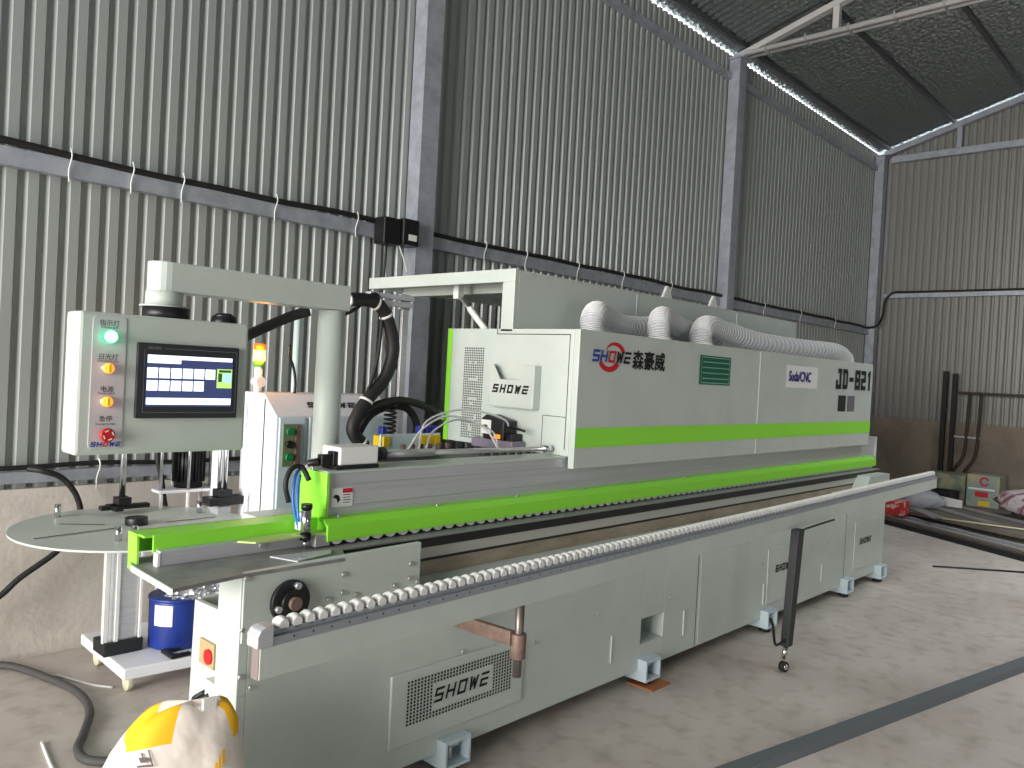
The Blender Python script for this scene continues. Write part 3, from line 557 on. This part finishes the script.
mk('bezel_line', lambda b: [Ps.rect(b, *q) for q in ((1.012, 1.316, 1.313, 1.3175), (1.012, 1.316, 1.0135, 1.51), (1.3115, 1.316, 1.313, 1.515), (1.075, 1.514, 1.313, 1.5155))], mat('line_grey', (120, 122, 128), .4), cb)
text('bezel_text', 'INOVANCE'[:0] + 'HICON', Ps, 1.022, 1.511, .012, mat('text_grey', (140, 142, 148), .5), cb)
mk('screen', lambda b: Ps.rect(b, 1.02, 1.335, 1.300, 1.495), em('screen_navy', (56, 64, 104), .55), cb, label='lit touch screen')
Ps2 = Pf(2.485, .002); Ps3 = Pf(2.485, .003)
def tiles(b):
    Ps2.rect(b, 1.022, 1.482, 1.297, 1.494); Ps2.rect(b, 1.022, 1.469, 1.126, 1.482)
    for k in range(6): Ps2.rect(b, 1.022+.037*k, 1.423, 1.055+.037*k, 1.455)
    for k in range(5): Ps2.rect(b, 1.022+.037*k, 1.384, 1.055+.037*k, 1.416)
    Ps2.rect(b, 1.022, 1.341, 1.297, 1.362)
mk('screen_tiles', tiles, em('screen_white', (228, 240, 250), 1.0), cb)
mk('screen_marks', lambda b: [Ps3.rect(b, *q) for q in ((1.063, 1.4, 1.085, 1.4015), (1.1, 1.4, 1.125, 1.4015), (1.05, 1.474, 1.06, 1.477), (1.075, 1.474, 1.083, 1.477), (1.1, 1.474, 1.11, 1.477), (1.2, 1.35, 1.225, 1.353), (1.25, 1.35, 1.28, 1.353))], em('screen_teal', (130, 170, 190), .6), cb)
mk('screen_widget', lambda b: Ps2.rect(b, 1.246, 1.396, 1.298, 1.458), em('screen_green', (170, 210, 110), .8), cb)
mk('screen_widget', lambda b: (Ps3.rect(b, 1.250, 1.416, 1.263, 1.444), Ps3.rect(b, 1.252, 1.447, 1.294, 1.455)), em('screen_dkgreen', (50, 80, 50), .5), cb); mk('screen_widget', lambda b: Ps3.rect(b, 1.267, 1.414, 1.295, 1.444), em('screen_blue', (150, 190, 235), .9), cb)

# hanging cable bundle and black hoses (belong to the machine)
T('cable_bundle', [(2.20, 3.15, 1.795), (2.3, 3.18, 1.81), (2.42, 3.2, 1.80), (2.49, 3.2, 1.72), (2.53, 3.2, 1.58), (2.49, 3.2, 1.44), (2.40, 3.2, 1.34), (2.33, 3.2, 1.25), (2.31, 3.2, 1.17), (2.38, 3.2, 1.10)], .033, RUBBER, mc, 'thick black cable bundle')
for p, d in (((2.20, 3.15, 1.795), (1, .3, .1)), ((2.41, 3.2, 1.80), (1, 0, -.3)), ((2.475, 3.2, 1.745), (.6, 0, -1)), ((2.38, 3.2, 1.32), (-.6, 0, -1)), ((2.36, 3.2, 1.115), (1, 0, -1))):
    d = Vector(d).normalized()*.006; CY('bundle_tie', Vector(p)-d, Vector(p)+d, .036, TIE, mc, seg=18)
T('black_hose', [(2.32, 3.2, 1.22), (2.42, 3.2, 1.29), (2.58, 3.2, 1.325), (2.74, 3.2, 1.30), (2.86, 3.2, 1.25)], .020, RUBBER, mc); T('black_hose', [(2.36, 3.25, 1.12), (2.44, 3.25, 1.24), (2.56, 3.25, 1.29), (2.68, 3.25, 1.28), (2.75, 3.25, 1.20), (2.74, 3.25, 1.10)], .020, RUBBER, mc)
CY('hose_ferrule', (2.85, 3.2, 1.255), (2.89, 3.2, 1.235), .022, CHROME, mc)
T('black_hose', [(2.12, 3.2, 1.71), (2.2, 3.2, 1.72), (2.3, 3.2, 1.77), (2.36, 3.2, 1.83), (2.42, 3.2, 1.84), (2.45, 3.2, 1.75), (2.43, 3.2, 1.5), (2.36, 3.2, 1.3)], .009, RUBBER, mc)
T('black_hose', [(2.60, 3.3, 1.72), (2.56, 3.3, 1.62), (2.60, 3.3, 1.52), (2.66, 3.3, 1.46), (2.67, 3.3, 1.2)], .011, RUBBER, mc)
mk('cable_bracket', lambda b: (box(b, 2.38, 2.66, 3.21, 3.25, 1.80, 1.825), box(b, 2.38, 2.66, 3.21, 3.25, 1.835, 1.86), box(b, 2.60, 2.67, 3.25, 3.27, 1.79, 1.87), box(b, 2.62, 2.66, 3.25, 3.27, 1.0, 1.8)), ALU, mc, .003)
T('black_hose', [(1.36, 2.72, 1.52), (1.5, 2.76, 1.585), (1.66, 2.75, 1.665), (1.73, 2.72, 1.695)], .020, RUBBER, mc, 'ribbed black cable conduit')

# ================================================================== white unit behind
wu = thing('control_cabinet', 'white cabinet with green buttons and warning tower behind the machine', 'cabinet', (2.3, 3.5, 0))
body = mk('body', lambda b: prism(b, [(3.34, 0), (3.34, 1.235), (3.46, 1.335), (3.66, 1.335), (3.66, 0)], 'x', 1.975, 2.66), WPAINT, wu, .006)
mk('door', lambda b: prism(b, [(3.32, .1), (3.32, 1.225), (3.333, 1.235), (3.335, .1)], 'x', 1.985, 2.12), BPAINT, wu, .003); mk('door', lambda b: prism(b, [(3.32, .1), (3.32, 1.225), (3.333, 1.235), (3.335, .1)], 'x', 2.145, 2.64), BPAINT, wu, .003)
B('button_recess', (2.0, 2.095, 3.312, 3.32, 1.0, 1.20), mat('recess_olive', (110, 120, 90), .5), wu, .002)
for z, mm in ((1.165, GREEN), (1.105, BLACK), (1.045, GREEN)):
    CY('button', (2.03, 3.312, z), (2.03, 3.295, z), .018, mat('button_green', (20, 120, 70), .4) if mm is GREEN else BLACK, wu, label='green push button' if mm is GREEN else 'black push button')
B('indicator_strip', (2.065, 2.09, 3.306, 3.314, 1.01, 1.19), RUST, wu); B('window', (2.17, 2.25, 3.312, 3.32, 1.03, 1.17), mat('teal_glass', (70, 110, 115), .2), wu, .002)
Pw = Plane2D((0, 3.37, 1.262), (1, 0, 0), (0, .77, .64)); showe(Pw, wu, 2.17, .015, .04, .28, .010, INK)
B('side_hinge', (1.955, 1.974, 3.60, 3.63, 1.16, 1.28), WPAINT, wu, .003)
B('seam', (1.972, 1.976, 3.44, 3.446, .1, 1.31), DARKST, wu)
tw = CY('tower_stem', (2.02, 3.60, 1.335), (2.02, 3.60, 1.46), .021, WPAINT, wu, seg=18); CY('tower_joint', (2.02, 3.57, 1.385), (2.02, 3.63, 1.385), .026, WPAINT, tw)
CY('green_lens', (2.02, 3.60, 1.46), (2.02, 3.60, 1.487), .027, mat('green_lens', (110, 190, 40), .3), wu, seg=20, label='green lens'); CY('amber_lens', (2.02, 3.60, 1.487), (2.02, 3.60, 1.540), .028, mat('amber_glow', (255, 190, 90), .3, emit=(255, 168, 70), es=7), wu, seg=20, label='lit amber lens'); CY('orange_lens', (2.02, 3.60, 1.540), (2.02, 3.60, 1.572), .028, mat('orange_glow', (240, 110, 20), .3, emit=(255, 90, 10), es=.9), wu, seg=20, label='orange lens cap')
pl = D.lights.new('amber_lamp', 'POINT'); pl.energy = 1.1; pl.color = (1, .42, .1); pl.shadow_soft_size = .03; po_ = D.objects.new('amber_lamp', pl); C.objects.link(po_); po_.location = (2.0, 3.54, 1.53)
T('antenna', [(2.165, 3.5, 1.335), (2.165, 3.5, 1.40), (2.15, 3.5, 1.47), (2.125, 3.5, 1.52), (2.126, 3.5, 1.575)], .007, BLACK, wu)
tag(CY('white_pole', (2.545, 4.12, 0), (2.545, 4.12, 1.80), .02, mat('pale_pole', (215, 235, 232), .35), seg=14), 'thin pale pole standing against the wall behind the white cabinet', 'pole')

# ================================================================== coil stand with round tray on castors
cs = thing('coil_stand', 'round grey tape coil tray on an aluminium column with white castor base', 'stand', (1.45, 3.7, 0))
bp = mk('base_plate', lambda b: prism(b, [(1.40, 3.50), (2.0, 3.44), (2.05, 4.07), (1.42, 4.07)], 'z', .085, .135), WPAINT, cs, .006)
for x, y in ((1.46, 3.60), (1.47, 3.98), (1.95, 3.55)):
    c = CY('castor', (x-.012, y, .035), (x+.012, y, .035), .035, mat('cream_wheel', (210, 208, 180), .4), cs, seg=20, bevel=.003); B('castor_fork', (x-.016, x+.016, y-.015, y+.015, .05, .085), STEEL, c)
cm = mk('column', lambda b: (box(b, 1.405, 1.535, 3.70, 3.80, .19, .72),), ALU, cs, .012)
B('column_rib', (1.385, 1.405, 3.705, 3.725, .19, .72), WHITE, cm); B('column_rib', (1.535, 1.545, 3.69, 3.71, .19, .72), WHITE, cm); B('column_rib', (1.43, 1.445, 3.693, 3.70, .19, .72), WHITE, cm)
B('column_shoe', (1.385, 1.555, 3.685, 3.82, .135, .195), DARKST, cs, .004)
def tray(b):
    c0 = Vector((1.45, 3.555, .738)); R = .485; n = 72
    T_ = [b.verts.new(c0+Vector((R*math.cos(2*math.pi*i/n), R*math.sin(2*math.pi*i/n), .004))) for i in range(n)]; L_ = [b.verts.new(v.co-Vector((0, 0, .008))) for v in T_]
    b.faces.new(T_); b.faces.new(L_[::-1])
    for i in range(n): b.faces.new([T_[i], L_[i], L_[(i+1) % n], T_[(i+1) % n]])
tr_ = mk('round_tray', tray, PAINT, cs)
CY('hub', (1.455, 3.575, .742), (1.455, 3.575, .775), .047, BLACK, tr_, seg=24, bevel=.003)
Pt = Plane2D((1.44, 3.55, .742), (1, 0, 0), (0, 1, 0), .001)
def slots(b, wd):
    for a, r0_, r1_ in ((188, .08, .41), (142, .13, .30), (2, .14, .37), (275, .2, .36)):
        a = math.radians(a); stroke(Pt, b, (r0_*math.cos(a), r0_*math.sin(a)), (r1_*math.cos(a), r1_*math.sin(a)), wd)
Pt2 = Plane2D((1.44, 3.55, .742), (1, 0, 0), (0, 1, 0), .002)
for a, r_a, r_b in ((188, .08, .41), (142, .13, .30), (2, .14, .37), (275, .2, .36)):
    a = math.radians(a); e0 = (r_a*math.cos(a), r_a*math.sin(a)); e1 = (r_b*math.cos(a), r_b*math.sin(a))
    o = mk('tray_slot', lambda b: stroke(Pt, b, e0, e1, .026), WHITE, tr_, label='slot with bright cut edge'); mk('slot_opening', lambda b: stroke(Pt2, b, e0, e1, .014), DARKST, o); 
for x, y in ((1.24, 3.90), (1.275, 3.30), (1.33, 3.28), (1.80, 3.7)): CY('tray_peg', (x, y, .742), (x, y, .80), .013, CHROME, tr_, seg=14)
CY('guide_rod', (1.50, 3.86, .78), (1.50, 3.86, 1.3), .014, CHROME, cs, seg=14); mk('rod_clamp', lambda b: (box(b, 1.40, 1.62, 3.83, 3.87, .765, .785), box(b, 1.47, 1.53, 3.82, 3.89, .785, .82), box(b, 1.44, 1.48, 3.78, 3.9, .765, .785)), BLACK, cs, .003)
mk('tray_leg', lambda b: box(b, 1.43, 1.47, 3.62, 3.66, .70, .74), BLACK, cs)
# trimming motor stand
ms = thing('motor_stand', 'black finned motor standing on a white plate with thin white legs', 'motor', (1.8, 3.95, 0))
mk('plate', lambda b: prism(b, [(1.68, 3.88), (1.93, 3.86), (2.0, 3.96), (1.98, 4.04), (1.74, 4.05), (1.68, 3.97)], 'z', .815, .83), WPAINT, ms, .003)
for x, y in ((1.70, 3.90), (1.82, 3.87), (1.95, 3.90), (1.76, 4.02), (1.95, 4.01)): CY('leg', (x, y, .136), (x, y, .815), .009, WHITE, ms, seg=10)
mo = CY('motor', (1.86, 3.96, .83), (1.86, 3.96, 1.06), .068, BLACK, ms, seg=28)
mk('cooling_fin', lambda b: [prism(b, [(1.86+.066*math.cos(a)-.003, 3.96+.066*math.sin(a)-.003), (1.86+.066*math.cos(a)+.003, 3.96+.066*math.sin(a)+.003), (1.86+.08*math.cos(a), 3.96+.08*math.sin(a))], 'z', .86, 1.05) for a in [2*math.pi*i/24 for i in range(24)]], DARKST, mo)
for x, y in ((1.70, 3.91), (1.82, 3.87), (1.955, 3.92)): CY('guide_rod', (x, y, .83), (x, y, 1.2), .008, CHROME, ms, seg=10)
T('motor_cable', [(1.72, 3.98, 1.08), (1.70, 3.96, .98), (1.72, 3.95, .88), (1.76, 3.96, .70), (1.84, 3.97, .5), (1.86, 3.98, .16)], .012, RUBBER, ms)
# second rod unit in front of white cabinet
rs = thing('lift_column', 'slim aluminium column with black clamp and chrome rods beside the white cabinet', 'column', (1.9, 3.68, 0))
mk('column', lambda b: (box(b, 1.85, 1.92, 3.62, 3.70, .136, .78),), ALU, rs, .006); B('side_plate', (1.93, 1.95, 3.75, 3.86, .136, 1.25), WPAINT, rs, .003)
for x in (1.865, 1.895): CY('guide_rod', (x, 3.64, .78), (x, 3.64, 1.25), .010, CHROME, rs, seg=12)
mk('rod_clamp', lambda b: (box(b, 1.80, 1.98, 3.60, 3.68, .785, .825), box(b, 1.85, 1.915, 3.60, 3.68, .825, .86)), BLACK, rs, .004)
T('air_tube', [(1.93, 3.55, .70), (1.96, 3.55, .82), (2.0, 3.55, .88), (2.03, 3.55, .80), (2.02, 3.55, .68)], .006, PVC, rs, 'clear air tube')

# drum and foil bag on the cart, tool
t = thing('blue_drum', 'blue plastic drum with white label standing on the castor base', 'drum', (1.712, 3.69, .135))
mk('body', lambda b: (cyl(b, (1.712, 3.69, .137), (1.712, 3.69, .36), .124, .127, 36), cyl(b, (1.712, 3.69, .355), (1.712, 3.69, .372), .131, .131, 36)), BLUE, t, .006)
def lab_(b):
    pr_ = None
    for i in range(9):
        a = math.radians(196+i*5); p = [(1.712+.1285*math.cos(a), 3.69+.1285*math.sin(a), z) for z in (.25, .345)]; p = [b.verts.new(q) for q in p]
        if pr_: b.faces.new([pr_[0], p[0], p[1], pr_[1]])
        pr_ = p
mk('paper_label', lab_, WHITE, t)
bm = bmesh.new(); bmesh.ops.create_icosphere(bm, subdivisions=4, radius=1)
for v in bm.verts:
    n = v.co.copy(); k = 1+random.uniform(-.09, .09)+.12*math.sin(n.x*9+n.z*7)*math.cos(n.y*8); v.co = Vector((n.x*.15*k+1.77, n.y*.10*k+3.60, max(-.055, n.z*.09*k)+.429))
tag(link('foil_bag', bm, FOILW), 'crumpled silver foil bag lying on top of the blue drum', 'bag')
tag(mk('hand_tool', lambda b: (box(b, 1.60, 1.70, 3.57, 3.60, .136, .152), box(b, 1.60, 1.625, 3.50, 3.57, .136, .152), box(b, 1.60, 1.69, 3.485, 3.51, .136, .152)), BLACK, bevel=.003), 'small black metal tool lying on the white castor base', 'tool')
# floor cable
cp = [(.9, 4.25, .02), (1.126, 4.18, .02), (1.235, 3.886, .018), (1.275, 3.66, .018), (1.25, 3.447, .018), (1.155, 3.24, .018), (1.10, 3.13, .018), (1.10, 3.02, .018), (1.2, 2.93, .018), (1.35, 2.85, .018), (1.5, 2.8, .018)]
tag(T('floor_cable', cp, .017, mat('dusty_rubber', (70, 68, 68), .7), n=8), 'thick dusty grey cable winding over the floor to the machine', 'cable')
tag(T('floor_cable', [(1.20, 4.2, .925), (1.249, 4.15, .918), (1.332, 4.15, .88), (1.397, 4.15, .794), (1.42, 4.15, .694), (1.378, 4.15, .602), (1.316, 4.15, .523), (1.172, 4.15, .425), (1.094, 4.15, .354), (.95, 4.15, .26)], .014, RUBBER, n=8), 'black cable arching behind and under the round tray', 'cable')
# sack
def sack():
    bm = bmesh.new(); n = 48; rings = []
    lv = ((0, .185, .16, 0, 0), (.03, .20, .175, 0, 0), (.15, .205, .175, 0, 0), (.30, .19, .155, .005, 0), (.41, .175, .135, .01, 0), (.49, .155, .11, .02, .0), (.53, .135, .08, .03, 0), (.57, .115, .05, .035, 0), (.612, .085, .018, .045, 0))
    for k, (z, rx, ry, ox, oy) in enumerate(lv):
        ring = []
        for i in range(n):
            a = 2*math.pi*i/n; c_, s_ = math.cos(a), math.sin(a); p = 4.0 if k < 5 else 3
            r_ = (abs(c_)**p+abs(s_)**p)**(-1/p); w_ = 1+.03*math.sin(5*a+k*1.3)+.015*math.sin(11*a-k)
            ring.append(bm.verts.new((rx*c_*r_*w_+ox, ry*s_*r_*w_+oy, z + (.012*math.sin(3*a+1) if k > 4 else 0))))
        rings.append(ring)
    for k, (A_, B_) in enumerate(zip(rings, rings[1:])):
        for i in range(n):
            f = bm.faces.new([A_[i], A_[(i+1) % n], B_[(i+1) % n], B_[i]]); f.smooth = True
            a = (i+.5)/n*360
            f.material_index = 1 if (k >= 6 and 110 < a < 255) or (k in (6, 7) and (a > 325 or a < 20)) else 0
    bm.faces.new(rings[0][::-1]); f = bm.faces.new(rings[-1]); f.material_index = 0
    return bm
t = thing('paper_sack', 'white sack with yellow folded top standing by the machine end', 'sack', (.93, 2.0, 0))
bm = sack(); bm.transform(Matrix.Translation((.915, 1.98, .002)) @ Matrix.Rotation(math.radians(-18), 4, 'Z'))
from mathutils.bvhtree import BVHTree
bv = BVHTree.FromBMesh(bm)
def dec(nm, quads, m_):
    b = bmesh.new()
    for q in quads:
        vs = []
        for x, z in q:
            h = bv.ray_cast(Vector((x, 1.2, z)), Vector((0, 1, 0)))
            if h[0] is None: break
            vs.append(b.verts.new(h[0]+Vector((-.0015, -.004, .001))))
        else: b.faces.new(vs)
    link(nm, b, m_, t)
def rq(x0, z0, x1, z1): return [(x0, z0), (x1, z0), (x1, z1), (x0, z1)]
dec('printed_icon', [rq(.838-.03, .508, .841-.03, .538), rq(.866-.03, .508, .869-.03, .538), rq(.808, .535, .839, .538), rq(.808, .508, .839, .511), rq(.816, .516, .831, .524), rq(.822, .524, .825, .532)], mat('faded_ink', (110, 100, 100), .7))
dec('printed_script', [[(.955+.012*i, .455+.010*i), (.962+.012*i, .455+.010*i), (.968+.012*i, .480+.010*i), (.961+.012*i, .480+.010*i)] for i in range(4)], SACKY)
o = link('bag_body', bm, [SACKW, SACKY], t); s_ = o.modifiers.new('sub', 'SUBSURF'); s_.levels = s_.render_levels = 1
mk('paper_tab', lambda b: box(b, .975, 1.01, 1.93, 1.94, .57, .62), TIE, t)

# ================================================================== floor items at right
tag(B('wooden_board', (3.30, 3.46, 2.06, 2.21, 0.0, .008), WOOD), 'small reddish plywood board under a machine foot', 'board')
def bar(nm, a, b, w_, h_, m_, lab, z=0, cat='steel bar', group=None):
    a = Vector(a); b = Vector(b); d = (b-a).normalized(); n = Vector((-d.y, d.x, 0))*w_/2; t_ = .003
    def f(bm_):
        for lo, hi, z0, z1 in ((-1, 1, z, z+t_), (-1, 1, z+h_-t_, z+h_), (-1, -.85, z+t_, z+h_-t_), (.85, 1, z+t_, z+h_-t_)):
            vs = [bm_.verts.new((p.x+n.x*k, p.y+n.y*k, zz)) for p in (a, b) for k in (lo, hi) for zz in (z0, z1)]
            for q in ((0, 1, 3, 2), (4, 6, 7, 5), (0, 4, 5, 1), (2, 3, 7, 6), (0, 2, 6, 4), (1, 5, 7, 3)): bm_.faces.new([vs[i] for i in q])
    return tag(mk(nm, f, m_), lab, cat, group)
bar('steel_tube', (2.3, 1.51, 0), (7.5, .43, 0), .07, .04, mat('dull_galvanised', (112, 118, 124), .5, .4), 'long grey square steel tube on the floor in the foreground at right')
bar('steel_tube', (9.75, 3.3, 0), (8.1, .5, 0), .06, .05, DARKST, 'dark steel tube on the floor along the front of the scrap pile')
bar('steel_tube', (10.05, 3.3, 0), (8.45, .6, 0), .08, .04, mat('dusty_steel', (120, 116, 110), .6, .3), 'dusty steel tube lying just behind the dark one')
bar('steel_tube', (10.35, 3.2, 0), (8.85, .7, 0), .06, .03, GALV, 'pale galvanised tube in the scrap pile behind the dusty tube')
tag(CY('steel_rod', (7.62, 2.01, .008), (8.14, 1.38, .008), .008, DARKST, seg=8), 'thin dark steel rod alone on the open floor at right', 'rod')
tag(mk('sheet_stack', lambda b: prism(b, [(9.9, 3.35), (11.9, 3.7), (12.0, 1.0), (9.6, 1.0)][0:0]+[(10.45, 3.35), (11.85, 3.5), (11.85, .9), (9.35, .9)], 'z', .05, .09), mat('grey_board', (128, 122, 114), .7, noise=(3, (100, 94, 88), .3, .7))), 'low stack of grey boards under the scrap by the end wall', 'board stack')
for (a, b_), lab in zip((((11.2, 3.25), (10.2, 2.1)), ((11.3, 2.75), (10.2, 1.3)), ((10.9, 3.3), (10.0, 2.6))), ('pale metal strip on the scrap pile near the cardboard box', 'pale metal strip on the scrap pile nearest the striped bag', 'pale metal strip on the scrap pile close to the red package')):
    bar('metal_strip', (a[0], a[1], 0), (b_[0], b_[1], 0), .16, .012, mat('pale_strip', (170, 168, 170), .4, .5), lab, .092, 'strip')
tag(CY('yellow_stick', (9.9, 2.55, .115), (10.05, 1.2, .115), .009, mat('stick', (220, 210, 176), .6), seg=8), 'thin yellowish stick lying on the scrap pile', 'stick')
t = thing('cardboard_box', 'printed cardboard box with red round mark leaning at the end wall', 'box', (11.75, 2.5, .09))
B('carton', (11.6, 11.95, 2.35, 2.72, .092, .50), mat('print_teal', (130, 158, 160), .6, noise=(5, (190, 176, 140), .35, .6)), t, .004)
Pk = Plane2D((11.6, 0, 0), (0, -1, 0), (0, 0, 1), .002)
mk('printed_mark', lambda b: arc(Pk, b, -2.52, .42, .035, 0, 20, 330, .022, .024), REDINK, t); mk('printed_mark', lambda b: Pk.rect(b, -2.62, .22, -2.47, .29), REDINK, t); mk('printed_mark', lambda b: Pk.rect(b, -2.58, .11, -2.45, .17), YEL, t); mk('printed_mark', lambda b: Pk.rect(b, -2.70, .31, -2.4, .335), WHITE, t)
t = thing('cardboard_box', 'low flat cardboard box with green print left of the taller box', 'box', (11.8, 3.0, .09)); B('carton', (11.7, 12.1, 2.76, 3.25, .092, .46), mat('print_beige', (160, 160, 134), .6, noise=(6, (96, 120, 110), .4, .55)), t, .004)
t = thing('black_crate', 'black tray of scrap in front of the flat cardboard box', 'crate', (11.4, 3.1, .09)); mk('shell', lambda b: (box(b, 11.2, 11.6, 2.80, 3.35, .106, .114), box(b, 11.2, 11.21, 2.80, 3.35, .114, .27), box(b, 11.59, 11.6, 2.80, 3.35, .114, .27), box(b, 11.21, 11.59, 2.80, 2.81, .114, .27), box(b, 11.21, 11.59, 3.34, 3.35, .114, .27)), BLACK, t)
tag(mk('white_board', lambda b: prism(b, [(3.2, .106), (3.2, .25), (2.64, .20), (2.64, .106)], 'x', 11.1, 11.12), WHITE), 'white board standing on edge in front of the black tray', 'board')
def lump(nm, c, r, m_, lab, cat, amp=.12, fl=.0, sub=3, f2=7):
    bm = bmesh.new(); bmesh.ops.create_icosphere(bm, subdivisions=sub, radius=1)
    for v in bm.verts:
        n = v.co.copy(); k = 1+amp*math.sin(n.x*f2+1)*math.cos(n.y*f2*.8+n.z*5)+random.uniform(-amp, amp)*.35
        v.co = Vector((c[0]+n.x*r[0]*k, c[1]+n.y*r[1]*k, max(fl, c[2]+n.z*r[2]*k)))
    for f in bm.faces: f.smooth = True
    return tag(link(nm, bm, m_), lab, cat)
STR = mat('striped_cloth', (206, 200, 204), .7, noise=(2.6, (150, 90, 104), .46, .5, (6, 1, 1)))
lump('striped_bag', (11.1, 1.65, .27), (.28, .60, .20), STR, 'crumpled white bag with maroon stripes at the right edge', 'bag', fl=.106)
lump('plastic_bag', (10.72, 3.02, .20), (.20, .26, .13), SMOKE, 'clear crumpled plastic bag on the scrap pile beside the red package', 'bag', .2, .106)
t = thing('red_package', 'red and white package lying at the end of the machine', 'package', (10.1, 3.15, .05)); B('pack', (9.98, 10.26, 3.0, 3.32, .0525, .215), mat('red_pack', (210, 50, 48), .5, noise=(9, (236, 206, 196), .42, .46)), t, .008)
# rack of dark rods at end wall
t = thing('rod_rack', 'dark steel frame of upright rods standing at the end wall', 'rack', (11.95, 2.9, 0))
for y, h in ((3.19, 1.83), (3.07, 1.80)): B('upright', (12.13, 12.18, y-.03, y+.03, 0, h), mat('rack_dark', (38, 34, 32), .6, .3), t)
B('crossbar', (12.14, 12.17, .9, 3.08, 1.52, 1.56), mat('rack_brown', (70, 58, 52), .7, .2), t)
for y in (2.74, 2.88): T('rod', [(12.15, y, 1.54), (12.15, y+.01, 1.1), (12.14, y+.03, .7), (12.13, y+.15, .47)], .020, D.materials['rack_brown'], t)
B('crossbar', (12.14, 12.17, 2.72, 3.1, .93, .955), GALV, t); B('crossbar', (12.14, 12.17, 2.72, 3.1, .40, .43), STEEL, t)
# small litter
tag(T('plastic_strip', [(1.28, 3.95, .006), (1.36, 3.75, .004), (1.42, 3.66, .004)], .005, TIE), 'white plastic strip on the floor beside the castor base', 'strip')
tag(T('plastic_strip', [(1.03, 3.3, .005), (1.0, 3.1, .004), (.99, 3.0, .004)], .006, TIE), 'white plastic strip on the floor left of the thick cable', 'strip')
